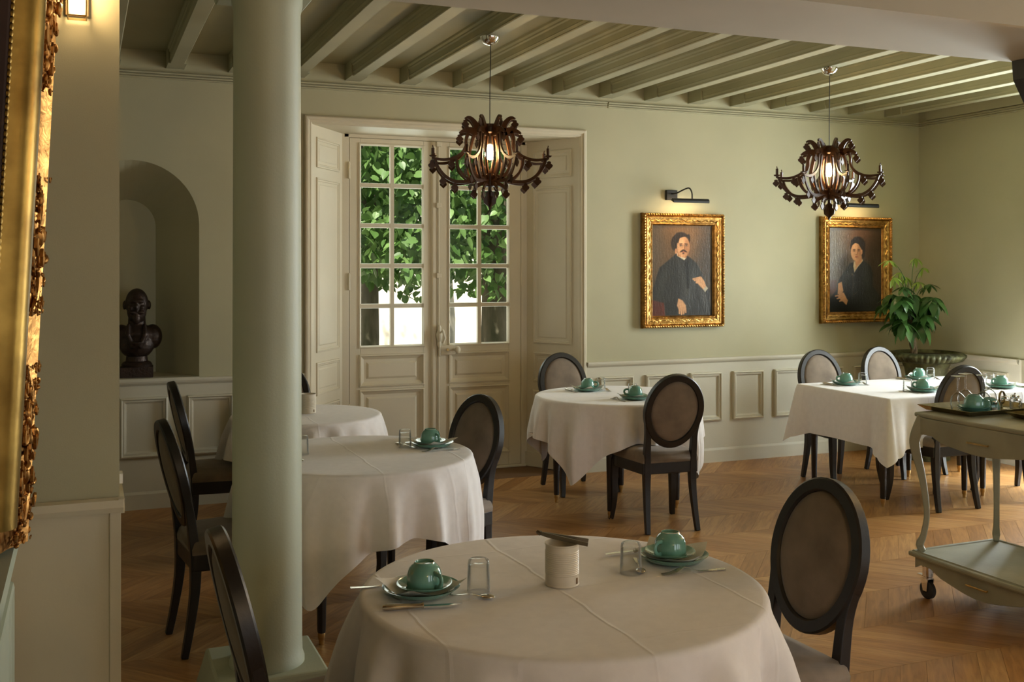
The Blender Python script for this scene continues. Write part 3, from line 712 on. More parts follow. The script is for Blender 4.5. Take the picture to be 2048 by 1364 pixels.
g, cx, cy = cloth_rect(RX0, RX1, RY0, RY1, 2)
tag(obj('tablecloth', g, 'linen', smooth=True, loc=(cx, cy, 0), ang=60), 'white cloth with straight pressed drop on the rectangular table', 'tablecloth', 'white tablecloths')
# ================================================================== PLACE SETTINGS
CZ = TZ + .001
plate_me = G().lathe([(0, .004), (.055, .004), (.06, .0), (.066, .002), (.085, .008), (.101, .0215), (.1035, .0235), (.101, .0235), (.083, .0125), (.062, .007), (0, .007)], 40).mesh('plate', 'teal', True, 60)
saucer_me = G().lathe([(0, .003), (.036, .003), (.04, 0), (.046, .002), (.066, .011), (.0745, .017), (.0755, .0185), (.073, .0185), (.06, .0115), (.035, .006), (0, .006)], 36, rmod=lambda r, z, a, i: r * (1 + .025 * math.cos(4 * a) * min(1, r / .05))).mesh('saucer', 'teal', True, 60)
cup_me = G().lathe([(.046, 0), (.0475, .002), (.0472, .02), (.0455, .036), (.041, .049), (.033, .058), (.029, .0605), (.0265, .066), (.0245, .066), (.023, .0615), (0, .0605)], 36).mesh('cup', 'teal', True, 50)
cupin_me = G().lathe([(.046, 0), (.044, .002), (.043, .03), (.034, .052), (0, .056)], 24).mesh('cup_inside', 'teal', True, 60)
hp = smooth2([(.045, 0, .008), (.060, 0, .010), (.071, 0, .022), (.070, 0, .036), (.058, 0, .043), (.042, 0, .043)])
handle_me = G().tube(hp, .0042, 8, sq=1.6, up=(0, 1, 0)).mesh('handle', 'teal', True, 60)
foot_me = G().lathe([(.0268, .0655), (.0258, .0668), (.0245, .0655)], 28).mesh('foot_ring', 'can_paint', True)
glass_me = G().lathe([(.0305, 0), (.0315, .001), (.029, .074), (.0275, .084), (.024, .0875), (0, .0875)], 32).mesh('glass_wall', 'drink_glass', True, 50)
glass_in = G().lathe([(.0295, .001), (.027, .070), (.018, .072), (0, .073)], 28).mesh('glass_inside', 'drink_glass', True, 50)
def napkin_mesh():
    n = 14; vs = []; fs = []
    for j in range(n + 1):
        for i in range(n + 1):
            u, v = i / n * 2 - 1, j / n * 2 - 1; x, y = u * .088, v * .088; rr = math.hypot(x, y)
            z = .009 + max(0, rr - .06) * .55 + .0035 * math.sin(u * 5 + v * 2) * min(1, rr / .07)
            vs.append((x, y, z))
    for j in range(n):
        for i in range(n): fs.append((j * (n + 1) + i, j * (n + 1) + i + 1, (j + 1) * (n + 1) + i + 1, (j + 1) * (n + 1) + i))
    return G().add(vs, fs).mesh('napkin', 'napkin', True, 180)
nap_me = napkin_mesh()
def flat_piece(g, pts, wid, zf, t=.0012):       # thin bar along +X following a z profile
    P = smooth2(pts); n = len(P); W = resample(wid, n); vs = []
    for i, (x, y) in enumerate(P):
        z = zf(x)
        vs += [(x, y + W[i] / 2, z), (x, y - W[i] / 2, z), (x, y - W[i] / 2, z + t), (x, y + W[i] / 2, z + t)]
    fs = [(0, 1, 2, 3), (4 * n - 1, 4 * n - 2, 4 * n - 3, 4 * n - 4)]
    for i in range(n - 1):
        for j in range(4): fs.append((i * 4 + j, i * 4 + (j + 1) % 4, i * 4 + 4 + (j + 1) % 4, i * 4 + 4 + j))
    g.add(vs, fs)
def fork_meshes():      # lies face down, tines towards +X curving down to the cloth
    zf = lambda x: .001 + (.016 * math.exp(-((x - .03) / .028) ** 2) if x < .085 else 0) + max(0, -(x + .05)) * .03
    g = G(); flat_piece(g, [(-.095, 0), (-.06, 0), (0, 0), (.03, 0), (.045, 0), (.058, 0)], [.015, .012, .006, .007, .018, .024], zf)
    h = G()
    for k in range(4): flat_piece(h, [(.056, (k - 1.5) * .0064), (.075, (k - 1.5) * .0066), (.098, (k - 1.5) * .0062)], [.0044, .0036, .0022], zf)
    return g.mesh('fork', 'silver', True, 60), h.mesh('tines', 'silver', True, 60)
fork_me, tines_me = fork_meshes()
knife_me = G().lathe([(0, -.105), (.006, -.104), (.0085, -.095), (.0075, -.05), (.006, -.008), (.0075, -.004), (.0075, 0), (0, .001)], 14, M=Matrix.Rotation(R(90), 4, 'Y') @ Matrix.Translation((-.0085, 0, 0))).mesh('knife', 'silver', True, 50)
bl = [(0, -.006), (.02, -.008), (.075, -.0085), (.095, -.004), (.1, .004), (.09, .007), (0, .006)]
blade_me = G().prism(bl, lambda u, v, a: (u, v, a), .0065, .0078).mesh('blade', 'chrome')
def spoon_mesh():
    g = G(); flat_piece(g, [(-.085, 0), (-.05, 0), (.0, 0), (.04, 0)], [.011, .008, .0045, .006], lambda x: .002 + .006 * math.exp(-((x - .01) / .03) ** 2))
    g.ball((.056, 0, .006), (.021, .0145, .0055), 14, 8)
    return g.mesh('spoon', 'silver', True, 60)
spoon_me = spoon_mesh()
def item(name, me, label, cat, loc, rz, group, parts=()):
    o = obj(name, me, loc=loc, rot=(0, 0, rz)); tag(o, label, cat, group)
    for nm, m2 in parts: obj(nm, m2, parent=o)
    return o
def setting(px, py, rz, where, gl=None, cupa=0., cut=True, spoon=True, napr=.5, forkpos=None, knifepos=None, spoonpos=None):
    # rz: heading of the diner (local +Y = away from the diner)
    c, s = math.cos(rz), math.sin(rz)
    W = lambda x, y, z=CZ: (px + c * x - s * y, py + s * x + c * y, z)
    item('plate', plate_me, 'teal glazed plate, ' + where, 'plate', (px, py, CZ), rz, 'teal plates')
    item('napkin', nap_me, 'white napkin under a saucer, ' + where, 'napkin', (px, py, CZ), rz + napr, 'paper napkins')
    item('saucer', saucer_me, 'small teal saucer under a cup, ' + where, 'saucer', W(.004, .008, CZ + .0135), rz + .4, 'teal saucers')
    item('cup', cup_me, 'upturned teal cup, ' + where, 'cup', W(.004, .008, CZ + .0205), rz + cupa, 'upturned teal cups', [('cup_inside', cupin_me), ('handle', handle_me), ('foot_ring', foot_me)])
    if gl: item('tumbler', glass_me, 'small upturned tumbler, ' + where, 'glass', (gl[0], gl[1], CZ), 0, 'upturned tumblers', [('glass_inside', glass_in)])
    if cut:
        f = forkpos or (-.125, .0, 90); k = knifepos or (.122, 0, 90); sp_ = spoonpos or (.06, .115, 20)
        item('fork', fork_me, 'silver fork, ' + where, 'fork', W(f[0], f[1]), rz + R(f[2]), 'silver forks', [('tines', tines_me)])
        item('knife', knife_me, 'silver table knife, ' + where, 'knife', W(k[0], k[1]), rz + R(k[2]), 'silver knives', [('blade', blade_me)])
        if spoon: item('spoon', spoon_me, 'small silver spoon, ' + where, 'spoon', W(sp_[0], sp_[1]), rz + R(sp_[2]), 'silver spoons')
setting(.83, 2.672, R(-90), 'left setting of the nearest table', (.978, 2.633), cupa=.35, knifepos=(.118, -.03, 78), spoonpos=(.072, .102, 55), forkpos=(-.10, -.07, 82), napr=.35)
setting(1.612, 2.69, R(88), 'right setting of the nearest table', (1.436, 2.628), cupa=2.0, forkpos=(-.122, .0, 86), knifepos=(.115, .07, 92), spoonpos=(-.02, .125, 160), napr=.9)
setting(1.56, 4.84, R(92), 'right setting of the middle round table', (1.43, 4.865), cupa=3.4)
setting(.76, 4.80, R(-90), 'left setting of the middle round table, behind the column', (.935, 4.86), cupa=1)
setting(.95, 6.22, R(-90), 'left setting of the farthest round table', None, cupa=1, cut=False)
setting(3.265, 6.60, R(180), 'far setting of the round table by the wainscot', (3.37, 6.60), cupa=2.6, spoon=False)
setting(3.345, 6.06, R(0), 'near setting of the round table by the wainscot', (3.40, 6.20), cupa=2.6, spoon=False)
setting(5.19, 6.22, R(180), 'back left setting of the rectangular table', (5.30, 6.17), cupa=-.3, spoon=False)
setting(5.96, 6.31, R(180), 'back setting of the rectangular table before the urn', (6.06, 6.29), cupa=.3, spoon=False)
setting(5.405, 5.68, R(0), 'front left setting of the rectangular table', (5.30, 5.715), cupa=2.8, spoon=False)
setting(6.09, 5.64, R(0), 'front right setting of the rectangular table', (6.15, 5.80), cupa=2.9, spoon=False)
# tin waste cans with tongs
def can(x, y, label, tongs):
    z = CZ; prof = [(0, 0), (.046, 0), (.0475, .003), (.046, .006)]
    zz = .03
    while zz < .092: prof += [(.0455, zz), (.0468, zz + .0025), (.0455, zz + .005)]; zz += .005
    prof += [(.0455, .108), (.0475, .111), (.0475, .114), (.0445, .114), (.0445, .004), (0, .004)]
    t = thing('table_bin', label, 'can', (x, y, z), 0, 'cream ribbed tins')
    obj('can_body', G().lathe(prof, 40), 'can_paint', t, smooth=True, ang=25)
    obj('bayonet_mark', G().box(-.003, .003, -.0478, -.0465, .008, .024, M=Matrix.Rotation(R(35), 4, 'Z')), 'joint', t)
    if tongs:
        tg = thing('sugar_tongs', 'dark metal tongs lying across the ribbed tin', 'tongs', (x - .004, y, z + .1155), R(-28))
        for s_ in (-1, 1):
            p = smooth2([(-.055, 0, .022), (-.03, s_ * .004, .017), (.03, s_ * .014, .007), (.075, s_ * .021, .0)])
            obj('arm', G().tube(p, resample([.006, .0085, .008, .007], len(p)), 4, sq=.4, up=(0, 0, 1)), 'dark_steel', tg)
        obj('spring_bend', G().tube([(-.054, -.004, .022), (-.062, 0, .025), (-.054, .004, .022)], .006, 6), 'dark_steel', tg, smooth=True)
can(1.213, 2.61, 'cream ribbed tin in the middle of the nearest table', True)
can(1.235, 6.23, 'cream ribbed tin on the farthest round table', False)
# ================================================================== TROLLEY
def trolley():
    t = thing('serving_trolley', 'grey-green painted serving trolley with cabriole legs and castors', 'trolley', (4.05, 3.63, 0), R(1))
    hx_, hy = .29, .42; ZT = .905; ZS = .225
    def slab(hx, hy, z0, z1, bow):
        pts = []
        def e(ax, ay, bx, by, nx, ny):
            for i in range(10):
                q = i / 10; k = bow * math.sin(PI * q) ; pts.append((ax + (bx - ax) * q + nx * k, ay + (by - ay) * q + ny * k))
        e(-hx, -hy, hx, -hy, 0, -1); e(hx, -hy, hx, hy, 1, 0); e(hx, hy, -hx, hy, 0, 1); e(-hx, hy, -hx, -hy, -1, 0)
        return G().prism(pts, lambda u, v, a: (u, v, a), z0, z1)
    obj('top_board', slab(hx_ - .03, hy - .01, ZT - .022, ZT, .012), 'trolley_paint', t, bevel=.007)
    sh = obj('lower_shelf', slab(hx_, hy, ZS - .024, ZS, .012), 'trolley_paint', t, bevel=.008)
    obj('shelf_moulding', G().frame(-hx_ + .012, hx_ - .012, -hy + .012, hy - .012, [(0, 0), (.006, .006), (.014, .005), (.02, 0)], lambda u, v, h: (u, v, ZS + h)), 'trolley_paint', sh)
    def apron(L, z1, dep, cut):        # scalloped lower edge
        n = 24; top = [(-L, z1), (L, z1)]; low = []
        for i in range(n + 1):
            u = 1 - 2 * i / n; a = abs(u)
            low.append((u * L, z1 - dep - cut * (.5 + .5 * math.cos(PI * min(1, a * 1.15))) + (.022 * max(0, (a - .62) / .12) if .62 < a < .74 else (.02 if a >= .74 and a < .92 else 0))))
        return top + low
    for s_ in (-1, 1):
        d = obj('drawer_front' if s_ < 0 else 'apron', G().prism(apron(hy - .035, ZT - .022, .10, .03), lambda u, v, a: (s_ * (hx_ - .03) + a, u, v), -.009, .009), 'trolley_paint', t, bevel=.003)
        if s_ < 0:
            obj('handle', G().tube([(-hx_ + .005, -.06, .81), (-hx_ + .005, .06, .81)], .004, 8).tube([(-hx_ + .03, -.05, .81), (-hx_ + .003, -.05, .81)], .003, 6).tube([(-hx_ + .03, .05, .81), (-hx_ + .003, .05, .81)], .003, 6), 'brass', d, smooth=True)
        obj('apron', G().prism(apron(hx_ - .035, ZT - .022, .10, .02), lambda u, v, a: (u, s_ * (hy - .03) + a, v), -.009, .009), 'trolley_paint', t, bevel=.003)
        d = obj('lower_apron', G().prism(apron(hy - .03, ZS - .024, .055, .05), lambda u, v, a: (s_ * (hx_ - .025) + a, u, v), -.009, .009), 'trolley_paint', sh, bevel=.003)
        if s_ < 0:
            obj('shelf_handle', G().tube([(-hx_ - .0, -.06, .155), (-hx_ - .0, .06, .155)], .004, 8).tube([(-hx_ + .03, -.05, .155), (-hx_ - .0, -.05, .155)], .003, 6).tube([(-hx_ + .03, .05, .155), (-hx_ - .0, .05, .155)], .003, 6), 'brass', t, smooth=True)
        obj('lower_apron', G().prism(apron(hx_ - .03, ZS - .024, .055, .03), lambda u, v, a: (u, s_ * (hy - .025) + a, v), -.009, .009), 'trolley_paint', sh, bevel=.003)
    for sx in (-1, 1):
        for sy in (-1, 1):
            X, Y = sx * (hx_ - .045), sy * (hy - .05); dx, dy = sx * .7, sy * .7
            p = smooth2([(X, Y, .885), (X + dx * .03, Y + dy * .03, .80), (X + dx * .035, Y + dy * .035, .74), (X + dx * .0, Y + dy * .0, .58), (X - dx * .02, Y - dy * .02, .42), (X - dx * .005, Y - dy * .005, .31), (X + dx * .012, Y + dy * .012, .26), (X - dx * .006, Y - dy * .006, .226)])
            obj('leg', G().tube(p, resample([.034, .036, .033, .023, .019, .020, .026, .017], len(p)), 4, up=(1, 1, 0)), 'trolley_paint', t, bevel=.005)
            x, y = sx * (hx_ - .06), sy * (hy - .07)
            c = obj('castor', G().lathe([(0, .098), (.022, .098), (.022, .108), (.026, .112), (.026, .16), (0, .16)], 14, (x, y, 0)).prism([(-.012, .04), (.012, .04), (.028, .1), (-.018, .1)], lambda u, v, a: (x + a, y + u, v), -.021, -.018).prism([(-.012, .04), (.012, .04), (.028, .1), (-.018, .1)], lambda u, v, a: (x + a, y + u, v), .018, .021), 'chrome', t)
            obj('wheel', G().lathe([(.012, -.014), (.036, -.014), (.044, -.009), (.044, .009), (.036, .014), (.012, .014)], 24, M=Matrix.Translation((x, y, .044)) @ Matrix.Rotation(R(90), 4, 'Y')), 'rubber', c, smooth=True)
            obj('brake', G().box(x - .012, x + .012, y + .025, y + .06, .103, .11), 'chrome', c)
trolley()
def tray(x, y, rz, hx_, hy, label):
    t = obj('tray', G().frame(-hx_, hx_, -hy, hy, [(.03, .0005), (.001, .023), (0, .025), (.004, .026), (.033, .004), (.05, .0035)], lambda u, v, h: (u, v, h), True).add([(-hx_ + .03, -hy + .03, .0005), (hx_ - .03, -hy + .03, .0005), (hx_ - .03, hy - .03, .0005), (-hx_ + .03, hy - .03, .0005)], [(0, 1, 2, 3)]), 'tray_brass', loc=(x, y, .9055), rot=(0, 0, rz))
    return tag(t, label, 'tray', 'old brass trays')
tray(4.13, 3.945, R(2), .26, .165, 'dull brass tray with stemware at the back of the trolley')
tray(4.19, 3.60, R(-4), .15, .12, 'dull brass tray with napkins and forks at the front of the trolley')
TRZ = .9055 + .004
wine = G().lathe([(.030, 0), (.0305, .001), (.036, .028), (.037, .045), (.032, .067), (.019, .082), (.006, .09), (.0038, .1), (.0036, .15), (.006, .163), (.033, .1685), (.034, .1695), (.033, .170), (0, .1705)], 28).mesh('wine_glass', 'drink_glass', True, 60)
WGL = ['leftmost stemmed wine glass upside down on the brass tray', 'second stemmed wine glass from the left, upside down on the brass tray', 'third stemmed wine glass from the left, upside down on the brass tray', 'rightmost stemmed wine glass upside down on the brass tray']
for (x, y), lb in zip(((4.00, 3.97), (4.125, 4.045), (4.15, 3.955), (4.27, 4.03)), WGL): item('wine_glass', wine, lb, 'glass', (x, y, TRZ), 0, 'wine glasses on the trolley')
for k in range(3): item('saucer', saucer_me, ['lowest', 'middle', 'topmost'][k] + ' teal saucer of the stack on the trolley tray', 'saucer', (3.99, 3.86, TRZ + .0085 * k), .3 * k, 'stacked saucers')
item('cup', cup_me, 'teal cup upside down on the saucer stack on the trolley', 'cup', (3.99, 3.86, TRZ + .025), -1.2, 'trolley cups', [('cup_inside', cupin_me), ('handle', handle_me), ('foot_ring', foot_me)])
item('cup', cup_me, 'teal cup half hidden behind the salt shaker on the trolley', 'cup', (4.118, 3.888, TRZ), 1.2, 'trolley cups', [('cup_inside', cupin_me), ('handle', handle_me), ('foot_ring', foot_me)])
def shaker(x, y, label):
    t = thing('salt_shaker', label, 'shaker', (x, y, TRZ), 0)
    obj('glass_body', G().lathe([(0, 0), (.014, 0), (.015, .004), (.0135, .036), (.011, .042), (0, .042)], 20), 'drink_glass', t, smooth=True)
    obj('salt', G().lathe([(0, .002), (.0125, .002), (.012, .024), (0, .024)], 16), 'salt', t, smooth=True)
    obj('cap', G().lathe([(.0115, .042), (.0125, .044), (.012, .054), (.006, .058), (0, .058)], 18), 'chrome', t, smooth=True)
shaker(4.10, 3.838, 'small salt shaker with metal cap beside the saucer stack')
def jar(x, y, r, h, label, hook):
    t = thing('glass_jar', label, 'jar', (x, y, TRZ), 0)
    obj('glass_body', G().lathe([(0, 0), (r, 0), (r * 1.03, .006), (r, h * .8), (r * .8, h * .9), (r * .8, h), (0, h)], 22), 'drink_glass', t, smooth=True)
    obj('lid', G().lathe([(r * .84, h), (r * .86, h + .004), (r * .8, h + .011), (.004, h + .014), (.005, h + .02), (0, h + .023)], 20), 'chrome', t, smooth=True)
    if hook: obj('handle', G().tube([(r * .8, 0, h * .8), (r + .014, 0, h * .75), (r + .016, 0, h * .4), (r, 0, h * .2)], .003, 6), 'chrome', t, smooth=True)
jar(4.185, 3.85, .026, .062, 'squat glass jar with metal lid right of the salt shaker', False)
jar(4.30, 3.90, .024, .058, 'glass jar with metal handle at the right of the tray', True)
jar(4.255, 3.845, .022, .050, 'smallest lidded glass jar near the tray edge', False)
o = thing('napkin_ring_stand', 'dark metal ring stand behind the glass jars on the trolley', 'stand', (4.23, 3.915, TRZ), R(20))
obj('ring', G().tube([(.03 * math.cos(a), 0, .06 + .03 * math.sin(a)) for a in np.linspace(0, 2 * PI, 20, endpoint=False)], .005, 6, closed=True), 'tray_brass', o, smooth=True)
obj('base', G().lathe([(0, 0), (.024, 0), (.022, .006), (.005, .01), (.004, .032), (0, .032)], 16), 'tray_brass', o, smooth=True)
o = obj('folded_napkin', G().box(-.10, .10, -.07, .07, 0, .012).box(-.097, .1, -.068, .05, .012, .02), 'napkin', loc=(4.19, 3.60, TRZ + .001), rot=(0, 0, .1), bevel=.003); tag(o, 'folded white napkins on the front trolley tray', 'napkin')
for k, lb in enumerate(('left fork on the folded napkins of the trolley', 'middle fork on the folded napkins of the trolley', 'right fork on the folded napkins of the trolley')):
    item('fork', fork_me, lb, 'fork', (4.13 + .03 * k, 3.61, TRZ + .022), R(80), 'forks on the trolley', [('tines', tines_me)])
# ================================================================== URN AND PLANT
def urn():
    t = thing('garden_urn', 'large green-patinated urn with lobed rim in the corner', 'urn', (6.60, 6.90, 0), 0)
    UO = [(0, .0), (.19, 0), (.19, .1), (.15, .11), (.15, .3), (.17, .33), (.17, .36), (.10, .38), (.075, .44), (.11, .50), (.155, .55), (.165, .60), (.16, .68), (.175, .76), (.20, .82), (.215, .835)]
    obj('urn_body', G().lathe(UO, 48), 'iron_urn', t, smooth=True)
    rp = [(.20, .82), (.24, .815), (.285, .83), (.31, .86), (.312, .875), (.29, .895), (.26, .90), (.255, .888), (.24, .87), (0, .86)]
    obj('lobed_rim', G().lathe(rp, 168, rmod=lambda r, z, a, i: r * (1 + (.045 * (abs(math.sin(a * 21)) ** .6 - .5) if 1 <= i <= 4 else 0))), 'iron_urn', t, smooth=True, ang=60)
    obj('soil', G().lathe([(0, .872), (.15, .874), (.245, .872)], 24), 'soil', t, smooth=True)
urn()
def leaflet_mesh(L, w, droop, name, mat):
    n = 8; vs = []; fs = []
    for i in range(n + 1):
        u = i / n; ww = w * math.sin(PI * min(.999, u ** .8)) ** .8 if 0 < u < 1 else .001
        x = L * u * (1 - .12 * droop * u); z = -droop * L * u * u * .55
        for k, s_ in enumerate((-1, 0, 1)): vs.append((x, s_ * ww, z + (.18 * ww if s_ else 0)))
    for i in range(n):
        for k in range(2): fs.append((i * 3 + k, i * 3 + k + 1, i * 3 + 4 + k, i * 3 + 3 + k))
    return G().add(vs, fs).mesh(name, mat, True, 180)
def plant():
    rnd = random.Random(4); bx, by, bz = 6.50, 6.93, .87
    t = thing('money_tree', 'potted plant with braided trunk and drooping palmate leaves in the urn', 'plant', (bx, by, bz), 0)
    g = G()
    for k in range(3):
        pts = [(.015 * math.cos(z * 26 + k * 2.09) - .04 * (z / .25), .015 * math.sin(z * 26 + k * 2.09), z) for z in np.linspace(-.02, .30, 26)]
        g.tube(pts, resample([.019, .016, .013, .010], 26), 8)
    obj('braided_trunk', g, 'bark_plant', t, smooth=True)
    lm = [leaflet_mesh(.155, .031, .55, 'leaf', 'leaf_house'), leaflet_mesh(.125, .025, .3, 'leaf', 'leaf_house'), leaflet_mesh(.19, .038, .8, 'leaf', 'leaf_house')]
    ly = [leaflet_mesh(.11, .013, .5, 'leaf', 'leaf_young')]
    st = G()
    heads = []
    for i in range(42):
        a = rnd.uniform(0, 2 * PI); rr = .06 + .15 * rnd.random() ** .7; z = .27 + .27 * rnd.random() - .25 * max(0, rr - .12)
        heads.append((rr * math.cos(a) - .04, rr * math.sin(a), z, a, rnd.choice(lm), 1.0 + .15 * rnd.random()))
    for x, y, z in ((-.29, -.03, .80), (-.27, -.06, .66), (-.02, -.03, .82), (.05, -.05, .74), (-.06, .03, .66), (-.16, -.05, .58), (.12, -.04, .6), (-.12, .03, .70), (.0, -.05, .62)):
        heads.append((x, y, z, math.atan2(y, x), ly[0] if z > .6 else lm[1], 1.0))
    for x, y, z, a, me, sc in heads:
        st.tube(smooth2([(-.04, 0, .26), (-.04 + (x + .04) * .35, y * .35, .26 + (z - .26) * .75), (x, y, z)]), .0028, 5, cap=False)
        n = rnd.choice((5, 6, 6, 7))
        for j in range(n):
            b = a + (j / n) * 2 * PI + rnd.uniform(-.15, .15)
            o = bpy.data.objects.new('leaf', me); COL.objects.link(o); o.parent = t; o.location = (x, y, z)
            k = sc * rnd.uniform(.75, 1.1); o.scale = (k, k, k)
            o.rotation_euler = (rnd.uniform(-.3, .3), rnd.uniform(.15, .95), b)
    obj('stalks', st, 'leaf_house', t, smooth=True)
plant()
# ================================================================== CHANDELIERS
SP = [(0, 0), (.010, -.004), (.009, -.011), (.019, -.02), (.0165, -.028), (.006, -.037), (0, -.043)]
def spade(sc=1.0): return [(x * sc, z * sc) for x, z in SP] + [(-x * sc, z * sc) for x, z in reversed(SP[1:-1])]
def chandelier_master():
    root = thing('chandelier', 'x', 'chandelier', (0, 0, 0), 0, 'smoked acrylic chandeliers')
    t = .0055; fn = lambda u, v, a: (u, a, v)
    g = G()
    strip_ = lambda p_, w_, f_, t_: g.strip(p_, [q * 1.12 for q in w_], f_, t_)
    strip_([(.03, .155), (.075, .135), (.10, .175), (.128, .206), (.152, .214), (.17, .205)], [.05, .055, .034, .024, .016, .010], fn, t)
    strip_([(.03, .13), (.09, .125), (.14, .135), (.18, .128), (.208, .112)], [.05, .046, .036, .022, .010], fn, t)
    strip_([(.035, .13), (.052, .07), (.06, 0), (.055, -.06), (.035, -.115), (.005, -.135)], [.03, .017, .014, .015, .02, .03], fn, t)
    strip_([(.105, .125), (.125, .06), (.14, -.02), (.133, -.09), (.10, -.145), (.04, -.165)], [.022, .014, .013, .015, .018, .026], fn, t)
    strip_([(.145, .13), (.162, .085), (.165, .035), (.195, -.012), (.25, -.044), (.31, -.057), (.385, -.052)], [.02, .014, .013, .015, .016, .016, .012], fn, t)
    strip_([(.372, -.055), (.352, -.105), (.305, -.158), (.245, -.187), (.175, -.188), (.10, -.172), (.02, -.155)], [.016, .016, .017, .018, .019, .024, .05], fn, t)
    strip_([(.228, -.038), (.222, -.085), (.20, -.128), (.16, -.165), (.12, -.178)], [.012, .012, .013, .014, .016], fn, t)
    strip_([(.0, -.20), (.045, -.194), (.085, -.208), (.11, -.232)], [.036, .022, .018, .010], fn, t)
    pm = g.mesh('panel', 'acrylic')
    dm = G().prism(spade(1.3), fn, -.003, .003).mesh('drop', 'acrylic')
    cg = G(); z0 = -.046
    cg.prism([(-.024, z0 + .012), (.024, z0 + .012), (.018, z0 + .004), (.007, z0 + .002), (.007, z0 - .01), (-.007, z0 - .01), (-.007, z0 + .002), (-.018, z0 + .004)], fn, -.003, .003)
    cg.lathe([(0, z0 + .008), (.02, z0 + .010), (.024, z0 + .014), (.02, z0 + .014), (0, z0 + .012)], 14)
    cg.box(-.0075, .0075, -.0075, .0075, z0 + .012, z0 + .058)
    cg.prism([(-.004, 0), (.003, 0), (.001, .006), (.005, .011), (.001, .02), (-.002, .012)], lambda u, v, a: (u, a, z0 + .058 + v), -.003, .003)
    cdm = cg.mesh('candle', 'acrylic')
    for k in range(8):
        p = obj('panel', pm, None, root, rot=(0, 0, PI / 4 * k + .06))
        for r_, z_ in ((.168, .200), (.207, .106), (.392, -.066), (.318, -.162), (.24, -.197), (.26, -.054), (.110, -.236)): obj('drop', dm, None, p, loc=(r_, 0, z_))
        obj('candle', cdm, None, p, loc=(.385, 0, 0))
    obj('hub', G().lathe([(0, .178), (.055, .178), (.055, .170), (.048, .165), (.048, .128), (.04, .12), (0, .12)], 28), 'acrylic', root, smooth=True)
    obj('lower_hub', G().lathe([(0, -.13), (.03, -.13), (.03, -.215), (0, -.215)], 20), 'acrylic', root, smooth=True)
    fp = [(.008, -.19), (.010, -.238), (.028, -.252), (.026, -.272), (.044, -.29), (.040, -.318), (.012, -.34), (0, -.366)]
    poly = fp + [(-x, z) for x, z in reversed(fp[:-1])]
    obj('finial', G().prism(poly, fn, -.004, .004).prism(poly, lambda u, v, a: (a, u, v), -.004, .004), 'acrylic', root)
    obj('lampholder', G().lathe([(0, .12), (.016, .12), (.016, .055), (.012, .05), (0, .05)], 16), 'black_metal', root, smooth=True)
    obj('bulb', G().lathe([(0, -.045), (.016, -.042), (.029, -.026), (.032, -.008), (.027, .014), (.015, .036), (.012, .052), (0, .053)], 20), 'bulb_glow', root, smooth=True)
    return root
def canopy_parts(root, h):
    obj('canopy', G().lathe([(0, h - .056), (.022, h - .054), (.046, h - .039), (.06, h - .015), (.062, h - .001), (0, h)], 28), 'chrome', root, smooth=True)
    obj('cable', G().tube([(.004, 0, h - .05), (.006, 0, h - .12), (.001, 0, h - .3), (0, 0, .17)], .003, 6), 'black_metal', root, smooth=True)
c1 = chandelier_master(); c1.scale = (.92, .92, .92)
c2 = copy_tree(c1, None, (4.642, 5.73, 2.265), R(21), 'smoked chandelier hanging in front of the portrait beside the plant')
c3 = copy_tree(c1, None, (1.75, .5, 2.25), R(9), 'added unseen smoked chandelier, warm fill for the near room beyond the right edge')  # extra chandelier out of view, added for warm light on the foreground
c1.location = (2.187, 5.70, 2.281); c1['label'] = 'smoked chandelier hanging in front of the glazed garden doors'
canopy_parts(c1, (2.955 - 2.281) / .92); canopy_parts(c2, (2.955 - 2.265) / .92); canopy_parts(c3, (3.0 - 2.25) / .92)
